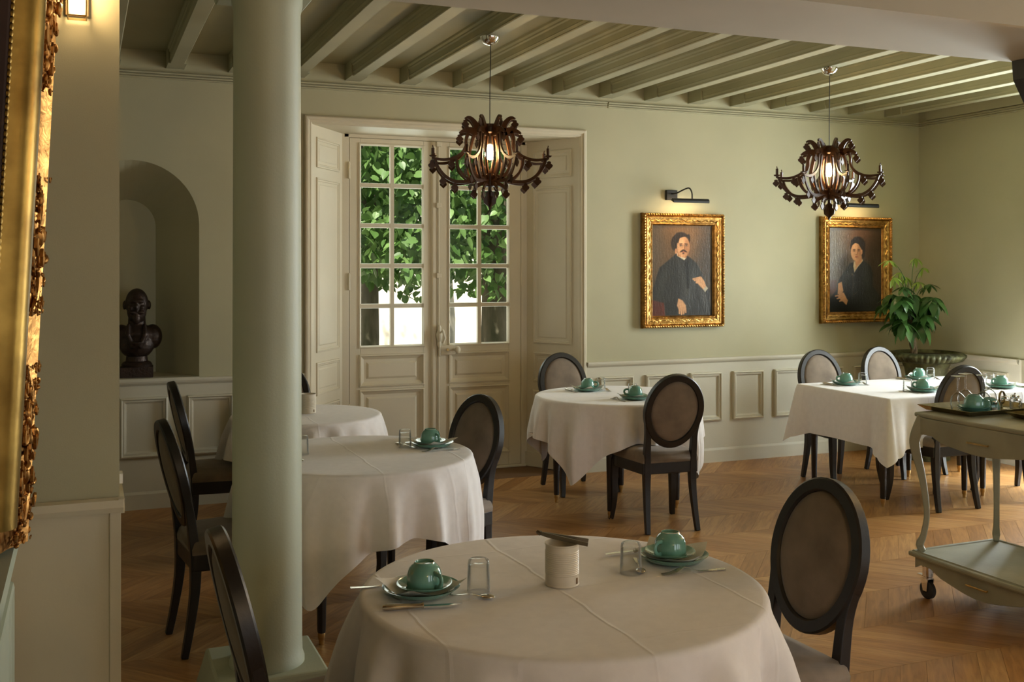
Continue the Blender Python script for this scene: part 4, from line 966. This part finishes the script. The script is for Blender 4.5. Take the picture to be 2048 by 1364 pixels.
# ================================================================== PORTRAITS
def smoothstep(x, a, b): t = np.clip((x - a) / (b - a), 0, 1); return t * t * (3 - 2 * t)
class Paint:
    def __init__(s, w, h, n):
        s.nx = n; s.ny = int(n * h / w); u = np.linspace(0, 1, s.nx); v = np.linspace(0, 1, s.ny); s.U, s.V = np.meshgrid(u, v); s.as_ = h / w
        s.C = np.zeros((s.ny, s.nx, 3)); s.rs = np.random.RandomState(3)
        s.noise = sum(np.kron(s.rs.rand(s.ny // k + 1, s.nx // k + 1), np.ones((k, k)))[:s.ny, :s.nx] for k in (2, 4, 9)) / 3 - .5
    def put(s, m, col):
        c = np.array(col) / 255.; s.C = s.C * (1 - m[..., None]) + m[..., None] * c
    def ell(s, cx, cy, a, b, col, soft=.15, rot=0, op=1):
        x = (s.U - cx); y = (s.V - cy) * s.as_; c, d = math.cos(rot), math.sin(rot); X = c * x + d * y; Y = -d * x + c * y
        q = np.sqrt((X / a) ** 2 + (Y / (b * s.as_)) ** 2); s.put(op * (1 - smoothstep(q, 1 - soft, 1 + soft)), col)
    def poly(s, pts, col, soft=.012, op=1):
        P = np.array(pts); x, y = s.U, s.V * s.as_; q = P * [1, s.as_]; d = np.full(x.shape, 9.); ins = np.zeros(x.shape, bool)
        for i in range(len(q)):
            a, b = q[i], q[(i + 1) % len(q)]; e = b - a; w0, w1 = x - a[0], y - a[1]
            t = np.clip((w0 * e[0] + w1 * e[1]) / (e @ e), 0, 1); d = np.minimum(d, np.hypot(w0 - t * e[0], w1 - t * e[1]))
            cnd = ((a[1] > y) != (b[1] > y)) & (x < (b[0] - a[0]) * (y - a[1]) / (b[1] - a[1] + 1e-9) + a[0]); ins ^= cnd
        sd = np.where(ins, -d, d); s.put(op * (1 - smoothstep(sd, -soft, soft)), col)
    def mesh(s, w, h, rough):
        vs = []; 
        X = (s.U - .5) * w; Z = (.5 - s.V) * h
        Y = s.rs.rand(s.ny, s.nx) * .0006
        vs = np.stack([X, Y, Z], -1).reshape(-1, 3); idx = np.arange(s.nx * s.ny).reshape(s.ny, s.nx)
        fs = np.stack([idx[1:, :-1], idx[1:, 1:], idx[:-1, 1:], idx[:-1, :-1]], -1).reshape(-1, 4)
        me = bpy.data.meshes.new('canvas'); me.from_pydata(vs.tolist(), [], fs.tolist())
        C = np.clip(s.C * (1 + .16 * s.noise[..., None]), 0, 1); L = np.where(C <= .04045, C / 12.92, ((C + .055) / 1.055) ** 2.4)
        at = me.color_attributes.new('paint', 'FLOAT_COLOR', 'POINT'); at.data.foreach_set('color', np.concatenate([L, np.ones(L.shape[:2] + (1,))], -1).astype(np.float32).ravel())
        me.polygons.foreach_set('use_smooth', [True] * len(me.polygons))
        if 'oil_paint' not in MATS:
            m = bpy.data.materials.new('oil_paint'); m.use_nodes = True; MATS['oil_paint'] = m; nt = m.node_tree; b = nt.nodes['Principled BSDF']
            ca = nt.nodes.new('ShaderNodeVertexColor'); ca.layer_name = 'paint'; nt.links.new(ca.outputs[0], b.inputs['Base Color']); b.inputs['Roughness'].default_value = .28
            n = nt.nodes.new('ShaderNodeTexNoise'); n.inputs['Scale'].default_value = 60; n.inputs['Detail'].default_value = 4
            tc = nt.nodes.new('ShaderNodeTexCoord'); mp = nt.nodes.new('ShaderNodeMapping'); mp.inputs['Scale'].default_value = (1, 1, .25)
            nt.links.new(tc.outputs['Object'], mp.inputs[0]); nt.links.new(mp.outputs[0], n.inputs['Vector'])
            bp = nt.nodes.new('ShaderNodeBump'); bp.inputs['Strength'].default_value = .2; bp.inputs['Distance'].default_value = .006; nt.links.new(n.outputs[0], bp.inputs['Height']); nt.links.new(bp.outputs[0], b.inputs['Normal'])
        me.materials.append(MATS['oil_paint']); return me
def face(p, cx, cy, w, h, skin, dark, moust):
    p.ell(cx, cy, w, h, skin, .1)
    p.ell(cx + w * .5, cy + h * .1, w * .55, h * .8, dark, .6, op=.45)
    p.ell(cx - w * .25, cy - h * .45, w * .5, h * .3, tuple(min(255, c + 22) for c in skin), .6, op=.7)
    for s_ in (-1, 1):
        ex = cx + s_ * w * .42 + w * .02
        p.ell(ex, cy - h * .12, w * .28, h * .11, dark, .5, op=.7)
        p.ell(ex, cy - h * .10, w * .18, h * .045, (205, 180, 150), .4)
        p.ell(ex, cy - h * .10, w * .08, h * .05, (28, 20, 14), .3)
        p.ell(ex, cy - h * .27, w * .28, h * .04, (40, 26, 16), .4, rot=s_ * .12)
        p.ell(ex, cy - h * .145, w * .22, h * .022, (50, 32, 20), .5)
    p.poly([(cx + w * .04, cy - h * .15), (cx + w * .17, cy + h * .2), (cx + w * .08, cy + h * .27), (cx - w * .12, cy + h * .24)], tuple(min(255, c + 10) for c in skin), .006)
    p.ell(cx + w * .14, cy + h * .12, w * .07, h * .16, dark, .7, op=.7); p.ell(cx + .0, cy + h * .27, w * .2, h * .035, dark, .6, op=.8)
    p.ell(cx + w * .02, cy + h * .5, w * .27, h * .055, (150, 82, 62), .4); p.ell(cx + w * .02, cy + h * .6, w * .25, h * .03, dark, .6, op=.6)
    if moust:
        for s_ in (-1, 1): p.ell(cx + s_ * w * .26 + w * .02, cy + h * .41, w * .34, h * .075, (52, 30, 17), .35, rot=s_ * .45)
        p.ell(cx, cy + h * .64, w * .13, h * .06, (58, 36, 22), .6)
def hand(p, pts, fingers, skin, dark):
    p.poly(pts, skin, .01)
    for a, b, w in fingers:
        for k in range(9):
            t = k / 8; p.ell(a[0] + (b[0] - a[0]) * t, a[1] + (b[1] - a[1]) * t, w * (1 - .25 * t), w * (1 - .25 * t) / p.as_, skin, .4)
        p.poly([(a[0] + w * .8, a[1]), (b[0] + w * .7, b[1]), (b[0] + w * 1.2, b[1]), (a[0] + w * 1.2, a[1])], dark, .004, .6)
CW, CHh = .568, .735
p = Paint(CW, CHh, 170)
p.C[:] = np.array((62, 46, 32)) / 255.
p.ell(.55, .16, .55, .42, (118, 86, 54), .7); p.ell(.30, .35, .25, .28, (96, 70, 44), .8); p.ell(.98, .5, .25, .5, (58, 50, 44), .7, op=.8); p.ell(.02, .2, .18, .35, (84, 72, 60), .8, op=.7)
p.poly([(-.05, .82), (.19, .845), (.23, 1.05), (-.05, 1.05)], (78, 30, 20), .01); p.poly([(.15, .845), (.2, .845), (.235, 1.05), (.19, 1.05)], (96, 40, 28), .01)
COAT = (36, 34, 33)
p.poly([(.40, .31), (.60, .34), (.74, .42), (.82, .52), (.90, .66), (.97, .74), (.95, .84), (1.0, .95), (1.02, 1.05), (.22, 1.05), (.20, .86), (.02, .82), (.0, .74), (.07, .58), (.12, .47), (.28, .38)], COAT, .014)
p.ell(.62, .72, .10, .28, (60, 60, 60), .8, .25, .8); p.ell(.5, .55, .06, .2, (54, 52, 50), .8, -.2, .7); p.ell(.17, .62, .06, .16, (52, 50, 48), .8, .3, .7); p.ell(.86, .8, .05, .12, (66, 64, 62), .8, -.4, .7)
p.poly([(.55, .40), (.60, .40), (.62, .7), (.57, .7)], (24, 22, 21), .01)
p.poly([(.20, .86), (.43, .80), (.44, .92), (.40, 1.0), (.25, 1.0)], (28, 26, 25), .02)
p.poly([(.405, .30), (.41, .335), (.53, .385), (.565, .36), (.55, .33)], (200, 186, 160), .008)
p.ell(.475, .165, .135, .092, (40, 26, 17), .12); p.ell(.385, .20, .075, .085, (40, 26, 17), .15); p.ell(.605, .145, .025, .05, (44, 30, 20), .2)
p.poly([(.41, .25), (.62, .25), (.56, .36), (.42, .34)], (168, 112, 70), .01)
face(p, .515, .235, .105, .118, (204, 150, 104), (120, 72, 42), True)
p.poly([(.405, .18), (.425, .10), (.50, .105), (.60, .10), (.628, .165), (.598, .127), (.53, .124), (.455, .138), (.43, .20)], (40, 26, 17), .008)
p.ell(.392, .285, .016, .03, (196, 134, 92), .2)
hand(p, [(.74, .58), (.82, .57), (.87, .62), (.90, .68), (.86, .72), (.80, .68), (.72, .62)], [((.80, .58), (.68, .595), .017), ((.80, .605), (.70, .61), .016), ((.81, .635), (.73, .635), .015)], (202, 150, 106), (120, 74, 46))
p.poly([(.85, .71), (.90, .675), (.93, .70), (.88, .745)], (176, 164, 140), .008)
hand(p, [(.43, .81), (.50, .83), (.56, .89), (.55, .95), (.45, .95), (.41, .89)], [((.455, .92), (.45, .975), .017), ((.49, .93), (.485, .985), .017), ((.525, .93), (.52, .98), .016), ((.55, .92), (.555, .965), .014)], (200, 148, 104), (118, 74, 46))
cman = p.mesh(CW, CHh, .3)
p = Paint(CW, CHh, 170)
p.C[:] = np.array((74, 60, 46)) / 255.
p.ell(.2, .2, .45, .5, (104, 94, 78), .8); p.ell(.62, .12, .3, .25, (98, 66, 46), .8, op=.8); p.ell(.95, .5, .3, .6, (54, 40, 30), .7, op=.9); p.ell(.3, .45, .12, .12, (52, 42, 32), .8, op=.7)
p.poly([(-.05, .62), (.14, .62), (.14, .78), (-.05, .78)], (86, 48, 34), .02, .7)
DR = (30, 30, 30)
p.poly([(.40, .42), (.66, .38), (.80, .46), (.84, .54), (.84, .70), (.92, .76), (1.0, .86), (1.02, 1.05), (-.02, 1.05), (.0, .85), (.14, .74), (.16, .66), (.20, .60), (.33, .49)], DR, .014)
p.ell(.33, .58, .08, .12, (58, 58, 57), .8, .5, .8); p.ell(.70, .55, .07, .15, (50, 49, 48), .8, -.2, .7); p.ell(.48, .62, .04, .2, (44, 43, 42), .8, .1, .7)
p.poly([(.47, .40), (.64, .37), (.65, .39), (.53, .48), (.485, .53), (.46, .46)], (196, 178, 146), .01); p.poly([(.50, .42), (.60, .39), (.50, .50)], (196, 148, 108), .01)
p.ell(.55, .20, .14, .10, (34, 25, 20), .12); p.ell(.655, .27, .035, .09, (30, 22, 18), .15)
p.poly([(.49, .34), (.62, .33), (.63, .40), (.53, .46), (.50, .42)], (192, 138, 98), .01)
face(p, .52, .285, .105, .112, (206, 156, 114), (128, 82, 54), False)
p.poly([(.405, .25), (.42, .15), (.54, .11), (.66, .16), (.66, .30), (.625, .33), (.62, .25), (.56, .19), (.50, .175), (.44, .20), (.42, .24)], (34, 25, 20), .01)
p.ell(.625, .285, .014, .03, (196, 140, 100), .2)
p.poly([(.17, .66), (.24, .64), (.27, .75), (.24, .79), (.16, .79)], (198, 150, 108), .01)
hand(p, [(.20, .77), (.28, .77), (.35, .86), (.32, .90), (.22, .86), (.17, .82)], [((.22, .80), (.12, .81), .014), ((.23, .83), (.15, .84), .013), ((.26, .86), (.20, .87), .013)], (200, 150, 108), (124, 80, 52))
p.poly([(.30, .84), (.36, .86), (.33, .92), (.28, .89)], (190, 140, 100), .01)
p.ell(.44, .555, .02, .018, (70, 62, 48), .3); p.poly([(.445, .57), (.452, .57), (.465, .8), (.458, .8)], (66, 58, 44), .005); p.poly([(.46, .8), (.55, .75), (.552, .757), (.462, .81)], (66, 58, 44), .005)
cwom = p.mesh(CW, CHh, .3)
def portrait(x, z, w, h, canvas, label, what):
    t = thing('portrait_painting', label, 'painting', (x, YB - .001, z), 0, 'gilt-framed portraits')
    fn = lambda u, v, q: (u, -q, v); hw, hh = w / 2, h / 2
    prof = [(0, 0), (0, .03), (.004, .048), (.014, .056), (.022, .048), (.026, .040), (.032, .046), (.038, .046), (.062, .036), (.076, .030), (.082, .034), (.088, .032), (.093, .022), (.098, .016)]
    fr = obj('gilt_frame', G().frame(-hw, hw, -hh, hh, prof, fn), 'gilt', t)
    rope = G(); n = 0
    def beads(x0, z0, x1, z1, st, r, yy, tw):
        L = math.hypot(x1 - x0, z1 - z0); k = int(L / st); dx, dz = (x1 - x0) / L, (z1 - z0) / L
        for i in range(k):
            s_ = (i + .5) / k; cx_, cz_ = x0 + (x1 - x0) * s_, z0 + (z1 - z0) * s_
            M = Matrix.Translation((cx_, yy, cz_)) @ Matrix.Rotation(-math.atan2(dz, dx) + tw, 4, 'Y')
            rope.ball((0, 0, 0), (r * 1.25, r * .8, r * .75), 6, 4, M)
    d = .012
    for a in ((-hw + d, -hh + d, hw - d, -hh + d), (hw - d, -hh + d, hw - d, hh - d), (hw - d, hh - d, -hw + d, hh - d), (-hw + d, hh - d, -hw + d, -hh + d)): beads(*a, .022, .011, -.052, .6)
    d = .087
    for a in ((-hw + d, -hh + d, hw - d, -hh + d), (hw - d, -hh + d, hw - d, hh - d), (hw - d, hh - d, -hw + d, hh - d), (-hw + d, hh - d, -hw + d, -hh + d)): beads(*a, .011, .0045, -.034, 0)
    obj('rope_edge', rope, 'gilt', fr, smooth=True)['kind'] = 'stuff'
    sc = G()
    def scroll(x0, z0, x1, z1):
        L = math.hypot(x1 - x0, z1 - z0); dx, dz = (x1 - x0) / L, (z1 - z0) / L; k = int(L / .062)
        pts = []
        for i in range(k * 10 + 1):
            s_ = i / (k * 10); o_ = .011 * math.sin(2 * PI * s_ * k / 2)
            pts.append((x0 + dx * L * s_ - dz * o_, -.037, z0 + dz * L * s_ + dx * o_))
        sc.tube(pts, .0055, 5)
        sc.tube([(x0 + dx * L * i / (k * 10) + dz * .011 * math.sin(PI * k * i / (k * 10) + .6), -.036, z0 + dz * L * i / (k * 10) - dx * .011 * math.sin(PI * k * i / (k * 10) + .6)) for i in range(k * 10 + 1)], .0045, 5)
        for i in range(k):
            s_ = (i + .5) / k; sg = 1 if i % 2 else -1; cx_, cz_ = x0 + dx * L * s_, z0 + dz * L * s_
            q = [(cx_ - dz * sg * -.003 + .010 * (1 - j / 11) * math.cos(j * .75 + sg) , -.038, cz_ + dx * sg * -.003 + .010 * (1 - j / 11) * math.sin(j * .75 + sg)) for j in range(10)]
            sc.tube(q, .0046, 4)
    d = .055
    for a in ((-hw + d, -hh + d, hw - d, -hh + d), (hw - d, -hh + d, hw - d, hh - d), (hw - d, hh - d, -hw + d, hh - d), (-hw + d, hh - d, -hw + d, -hh + d)): scroll(*a)
    obj('scroll_relief', sc, 'gilt', fr, smooth=True)['kind'] = 'stuff'
    obj('canvas', canvas, None, t, loc=(0, -.014, 0))
PW, PH = .765, .93
portrait(4.53, 1.587, PW, PH, cman, 'gilt-framed portrait of a person in a dark coat with moustache', 'man')
portrait(6.29, 1.590, PW, PH, cwom, 'gilt-framed portrait of a seated person in black dress, beside the plant', 'woman')
def picture_light(x, z, label):
    t = thing('picture_light', label, 'lamp', (x, YB, z), 0, 'black picture lights')
    obj('wall_mount', G().box(-.10, .0, -.03, 0, -.005, .075), 'black_metal', t, bevel=.003)
    obj('arm', G().tube(smooth2([(-.055, -.03, .045), (-.045, -.09, .047), (.0, -.13, .075), (.035, -.15, .085), (.05, -.165, .05), (.05, -.17, .0)]), .006, 8), 'black_metal', t, smooth=True)
    hd = obj('lamp_head', G().prism([(.022 * math.cos(a), .022 * math.sin(a)) for a in np.linspace(-.25, PI + .25, 14)], lambda u, v, a: (a, -.17 + .92 * u - .4 * v, -.022 + .4 * u + .92 * v), -.13, .20), 'black_metal', t)
    obj('lamp_strip', G().add([(-.115, -.17 + .92 * u - .4 * v, -.022 + .4 * u + .92 * v) for u, v in ((-.014, -.008), (.014, -.008), (.014, -.005), (-.014, -.005))] + [(.185, -.17 + .92 * u - .4 * v, -.022 + .4 * u + .92 * v) for u, v in ((-.014, -.008), (.014, -.008), (.014, -.005), (-.014, -.005))], BF), 'lamp_strip', hd)
picture_light(4.475, 2.165, 'black picture light above the portrait with moustache')
picture_light(6.20, 2.165, 'black picture light half behind the right chandelier')
# ================================================================== BUST
def bust():
    t = thing('portrait_bust', 'dark bronze bust of a bearded bald person in the niche', 'bust', (.335, 7.56, .8725), R(-4))
    g = G()
    g.ball((0, 0, .50), (.075, .092, .10), 20, 14); g.ball((0, -.02, .445), (.064, .07, .08), 16, 12)
    g.ball((0, -.095, .475), (.013, .022, .028), 10, 8); g.ball((0, -.085, .515), (.05, .02, .014), 12, 8)
    for s_ in (-1, 1):
        g.ball((s_ * .08, .01, .485), (.012, .022, .032), 10, 8); g.ball((s_ * .026, -.088, .44), (.03, .016, .012), 10, 8, Matrix.Rotation(0, 4, 'Y')); g.ball((s_ * .035, -.075, .47), (.02, .018, .02), 10, 8)
    g.ball((0, -.08, .40), (.026, .026, .042), 12, 10)
    g.tube([(0, .01, .44), (0, .012, .36), (0, .012, .30)], [.055, .058, .08], 16)
    g.ball((0, .015, .28), (.15, .085, .075), 20, 12); g.ball((-.10, .02, .27), (.065, .07, .085), 14, 10); g.ball((.10, .02, .27), (.065, .07, .085), 14, 10)
    g.ball((0, -.005, .22), (.115, .085, .10), 18, 12); g.tube([(0, .0, .24), (0, 0, .13)], [.12, .055], 18, sq=.7)
    for s_ in (-1, 1): g.tube([(s_ * .05, -.05, .36), (s_ * .055, -.082, .29), (s_ * .02, -.092, .20)], [.012, .02, .012], 8)
    o = obj('figure', g, 'bronze', t, smooth=True)
    rm = o.modifiers.new('remesh', 'REMESH'); rm.mode = 'VOXEL'; rm.voxel_size = .006; rm.use_smooth_shade = True
    sm = o.modifiers.new('smooth', 'SMOOTH'); sm.iterations = 3; sm.factor = .5
    obj('pedestal', G().lathe([(.0, .07), (.095, .07), (.1, .085), (.09, .1), (.072, .108), (.068, .14), (0, .14)], 28).box(-.105, .105, -.085, .085, 0, .07), 'bronze', t, smooth=True)
bust()
# ================================================================== GILT MIRROR FRAME, RADIATOR COVER, SCONCE
def big_frame():
    zb = .838; tilt = R(2.9)
    t = thing('gilt_wall_frame', 'huge carved gilt frame with rounded moulding at the left edge', 'frame', (-.322, 0, zb), 0)
    t.rotation_euler = (0, tilt, 0)
    y0, y1, zt = -.7, 3.34, 2.12
    fn = lambda u, v, h: (h, u, v)
    TOR = [(.472, .09)] + [(.40 - .065 * math.cos(a), .098 + .062 * math.sin(a)) for a in np.linspace(2.9, .25, 12)] + [(.325, .09)]
    OUT = [(0, 0), (0, .12), (.004, .163), (.016, .174), (.03, .163), (.10, .125), (.20, .095), (.26, .085), (.325, .085)]
    TOR = list(reversed(TOR)); zr = .30
    clo = lambda P: [(P[0][0], 0)] + P + [(P[-1][0], 0)]
    post = lambda P, z0, z1: G().prism(clo(P), lambda u, v, a: (v, y1 - u, a), z0, z1).prism(clo(P), lambda u, v, a: (v, y0 + u, a), z0, z1).prism(clo(P), lambda u, v, a: (v, a, zt - u), y0 + .02, y1 - .02)
    a_ = obj('outer_moulding', post(OUT[1:], 0, zt), 'gilt_orange', t, smooth=True)
    obj('round_moulding', post(TOR, .13, zt - .02), 'gilt_plain', t, smooth=True)
    obj('bottom_rail', G().frame(y0 + .02, y1 - .02, 0, zt - .02, [(0, 0), (0, .025), (.03, .04), (.1, .03), (.3, .02)], fn), 'gilt_plain', t, smooth=True)
    bd = G()
    for i in range(120): bd.ball((.088, y1 - .485, .14 + i * .0165), (.006, .007, .0095), 6, 4)
    obj('bead_string', bd, 'gilt_plain', t, smooth=True)['kind'] = 'stuff'
    obj('inner_slip', G().frame(y0, y1, -.2, zt, [(.485, .086), (.505, .08), (.56, .02), (.62, .012)], fn), 'painted_dark', t)
    obj('dark_panel', G().box(.01, .018, y0 + .45, y1 - .45, .45, zt - .45), 'painted_dark', t)
    rnd = random.Random(8)
    def ornament(zc, n, hgt, name):
        g = G()
        for i in range(n):
            q = rnd.uniform(-1, 1); z = zc + q * hgt; u = rnd.uniform(.0, .15 * (1 - .5 * abs(q)) + .05)
            h = .166 - u * .3 + rnd.uniform(0, .018); r = rnd.uniform(.007, .02) * (1.15 - .6 * abs(q))
            M = Matrix.Translation((h, y1 - u, z)) @ Matrix.Rotation(rnd.uniform(0, 3), 4, 'X')
            if i % 3 == 0: g.ball((0, 0, 0), (r * .8, r * .7, r * 1.5), 9, 6, M)
            else: g.tube([(.004 * j / 8, r * 1.5 * (1 - j / 12) * math.cos(j * .8), r * 1.5 * (1 - j / 12) * math.sin(j * .8)) for j in range(9)], r * .35, 5, M=M)
        for s_ in (-1, 1):
            pts = [(.15 + .012 * math.sin(k / 9 * PI), y1 - .02 - .06 * (1 - math.cos(k / 9 * 2.2)) * .5, zc + s_ * hgt * (.2 + .8 * k / 9)) for k in range(10)]
            g.tube(pts, [.016 - .0013 * k for k in range(10)], 6)
        obj(name, g, 'gilt_orange', a_, smooth=True)['kind'] = 'stuff'
    ornament(1.45, 120, .16, 'carved_crest'); ornament(.85, 90, .2, 'carved_cartouche'); ornament(.26, 170, .25, 'carved_corner'); ornament(1.97, 60, .14, 'carved_spray')
    # head-like boss with shoulder scroll near the top
    obj('carved_boss', G().ball((.16, y1 - .02, 1.64), (.022, .028, .045), 10, 8).ball((.178, y1 - .03, 1.54), (.010, .012, .02), 8, 6).tube(smooth2([(.14, y1 - .01, 1.77), (.148, y1 - .01, 1.72), (.155, y1 - .01, 1.60)]), .012, 8).tube(smooth2([(.155, y1 - .01, 1.60), (.145, y1 - .012, 1.54), (.16, y1 - .012, 1.50)]), .010, 8), 'gilt_orange', a_, smooth=True)
big_frame()
def radiator_cover():
    t = thing('radiator_cover', 'grey-green panelled radiator cover under the gilt frame', 'radiator cover', (-.377, 0, 0), 0)
    obj('cover_body', G().box(0, .175, .9, 3.49, 0, .79), 'greygreen', t, bevel=.003)
    obj('cover_top', G().prism([(0, 0), (.185, 0), (.2, .008), (.203, .02), (.195, .034), (0, .036)], lambda u, v, a: (u, a, .789 + v), .88, 3.495), 'greygreen', t)
    for a, b in ((2.72, 3.40), (1.9, 2.6), (1.08, 1.78)):
        obj('panel', G().frame(a, b, .10, .70, [(0, 0), (.004, .012), (.016, .016), (.024, .008), (.036, .008), (.042, .003), (.06, .0015)], lambda u, v, h: (.175 + h, u, v), True), 'greygreen', t)
radiator_cover()
def sconce(loc, rz, label):
    t = thing('wall_sconce', label, 'lamp', loc, rz, 'glass box sconces')
    obj('back_plate', G().box(-.033, .033, -.012, 0, -.03, .30), 'sconce_case', t)
    obj('glass_box', G().add(frust(0, -.045, .026, .03, -.045, .30), [(0, 1, 5, 4), (1, 2, 6, 5), (2, 3, 7, 6), (3, 0, 4, 7)]), 'drink_glass', t)
    e = G()
    for sx in (-1, 1):
        for sy in (-1, 1): e.tube([(sx * .026, -.045 + sy * .026, -.045), (sx * .03, -.045 + sy * .03, .30)], .0025, 5)
    e.frame(-.028, .028, -.073, -.017, [(0, 0), (.004, 0), (.004, .006), (0, .006)], lambda u, v, h: (u, v, -.046 + h))
    obj('brass_edges', e, 'brass', t)
    obj('lamp_tube', G().lathe([(0, -.025), (.012, -.02), (.015, 0), (.015, .25), (0, .27)], 14, (0, -.045, 0)), 'sconce_glow' if loc[0] < 0 and loc[1] > 3 else 'added_sconce_glow', t, smooth=True)
sconce((-.018, WN, 2.42), 0, 'glowing glass box sconce high on the pier')
sconce((7.02, 3.0, 2.2), R(-90), 'added unseen fill sconce on the right wall between the windows')  # this and the following sconces are unseen, added as warm fill lamps
sconce((5.6, WN, 2.2), 0, 'added unseen fill sconce on the right pier')
sconce((1.0, -3.1, 2.2), R(180), 'added unseen fill sconce on the wall behind the camera')
sconce((-.38, .2, 2.25), R(90), 'added unseen fill sconce on the near left wall beside the camera')
# ================================================================== GARDEN
struct('ground', G().box(-14, 30, YO, 34, -.5, -.25).box(7.5, 30, -14, YO, -.5, -.25), 'gravel', label='pale gravel ground outside', cat='ground')
gw = obj('garden_wall', G().box(-8, 16, 19, 19.4, -.25, 2.6), 'stone_out'); gw['kind'] = 'structure'; gw['label'] = 'sunlit pale stone wall at the end of the garden'; gw['category'] = 'wall'
def leaf_shape(name):
    O = [(0, 0), (-.012, .022), (.01, .044), (.045, .052), (.08, .042), (.108, .022), (.14, 0)]
    vs = [(x, y, .10 * y - x * x * 1.2) for x, y in O] + [(x, -y, .10 * y - x * x * 1.2) for x, y in O[1:-1]] + [(.05, 0, -.006)]
    ring = [0, 1, 2, 3, 4, 5, 6, 11, 10, 9, 8, 7]
    return G().add(vs, [(ring[i], ring[(i + 1) % 12], 12) for i in range(12)]).mesh(name, 'leaf_tree', True, 180)
lfm = leaf_shape('leaf')
def tree(label, x, y, rad, hgt, mat, crown, nleaf, nobj, seed, lean=0, scl=1.0):
    rnd = random.Random(seed)
    t = thing('garden_tree', label, 'tree', (x, y, -.25), 0, 'trees in the garden')
    pts = [(lean * k / 8 + rnd.uniform(-.02, .02), rnd.uniform(-.02, .02), hgt * k / 8) for k in range(9)]
    obj('trunk', G().tube(pts, [rad * (1.25 if k == 0 else 1.05 - .05 * k) for k in range(9)], 16), mat, t, smooth=True, ang=80)
    br = G()
    for k in range(9):
        a = rnd.uniform(0, 6.28); z0 = hgt * rnd.uniform(.35, .95); L = rnd.uniform(.8, 1.6)
        br.tube([(lean * z0 / hgt, 0, z0), (L * .5 * math.cos(a), L * .5 * math.sin(a), z0 + .25), (L * math.cos(a), L * math.sin(a), z0 + .3)], [rad * .3, rad * .18, .015], 6)
    obj('branches', br, mat, t, smooth=True)
    x0, x1, y0, y1, z0, z1 = crown; lv = []
    for i in range(nleaf):
        px = rnd.uniform(x0, x1); py = y0 + (y1 - y0) * rnd.random() ** 1.5; pz = rnd.uniform(z0, z1)
        zl = z0 + .35 * (.5 + .5 * math.sin(px * 2.3 + seed)) + .15 * math.sin(px * 7 + py)
        if pz < zl: pz = zl + rnd.random() * .5
        lv.append((py, px, pz, scl * rnd.uniform(.55, .95), rnd.uniform(-.9, .9), rnd.uniform(.1, 1.25), rnd.uniform(0, 6.28)))
    lv.sort()
    def mtx(l): return Matrix.Translation((l[1] - x, l[0] - y, l[2] + .25)) @ Matrix.Rotation(l[6], 4, 'Z') @ Matrix.Rotation(l[5], 4, 'Y') @ Matrix.Rotation(l[4], 4, 'X') @ Matrix.Scale(l[3], 4)
    done = 0; g = G(); base = [tuple(v.co) for v in lfm.vertices]; bf = [tuple(q.vertices) for q in lfm.polygons]
    for l in lv:
        qx, qy, qd = prj(l[1], l[0], l[2])
        if done < nobj and 715 < qx < 1022 and 285 < qy < 690:
            o = bpy.data.objects.new('leaf', lfm); COL.objects.link(o); o.parent = t; o.matrix_local = mtx(l); done += 1
        else: g.add(base, bf, mtx(l))
    if g.v: f = obj('foliage', g, 'leaf_tree', t); f['kind'] = 'stuff'
tree('lime tree with thick mossy trunk seen through the right door leaf', 4.36, 11.2, .17, 4.2, 'bark', (2.6, 6.6, 9.4, 12.6, 1.3, 4.2), 9000, 150, 1)
tree('lime tree with dark trunk seen through the left door leaf', 3.05, 11.9, .13, 4.2, 'bark', (.2, 3.6, 9.6, 13, 1.25, 4.2), 9000, 150, 2)
tree('pale-barked tree standing farther back in the garden', 4.75, 14.2, .16, 4.5, 'bark_pale', (1.5, 9, 12.6, 15.5, 1.5, 5.2), 6000, 0, 3, scl=1.7)
tree('tree with pale mossy trunk at the left of the garden view', 2.72, 12.9, .24, 4.2, 'bark_pale', (-1.5, 4, 13, 16, 1.4, 5.2), 5000, 0, 4, lean=.3, scl=1.7)
def bush(x, y, r, seed, label):
    rnd = random.Random(seed); t = thing('garden_shrub', label, 'shrub', (x, y, -.25), 0, 'low shrubs outside')
    g = G(); base = [tuple(v.co) for v in lfm.vertices]; bf = [tuple(q.vertices) for q in lfm.polygons]
    for i in range(500):
        a = rnd.uniform(0, 6.28); b = rnd.random(); q = r * rnd.random() ** .4
        M = Matrix.Translation((q * math.cos(a), q * math.sin(a), b * r * 1.3 + .05)) @ Matrix.Rotation(a, 4, 'Z') @ Matrix.Rotation(rnd.uniform(-.6, 1), 4, 'Y') @ Matrix.Scale(rnd.uniform(.5, .9), 4)
        g.add(base, bf, M)
    f = obj('foliage', g, 'leaf_tree', t); f['kind'] = 'stuff'
    obj('stems', G().tube([(0, 0, 0), (.05, 0, r)], .02, 6).tube([(0, 0, 0), (-.08, .03, r)], .02, 6), 'bark', t)
bush(4.05, 12.4, .5, 1, 'low green shrub beside the pale-barked tree')
bush(2.75, 11.2, .45, 2, 'low green shrub at the foot of the left trunk')
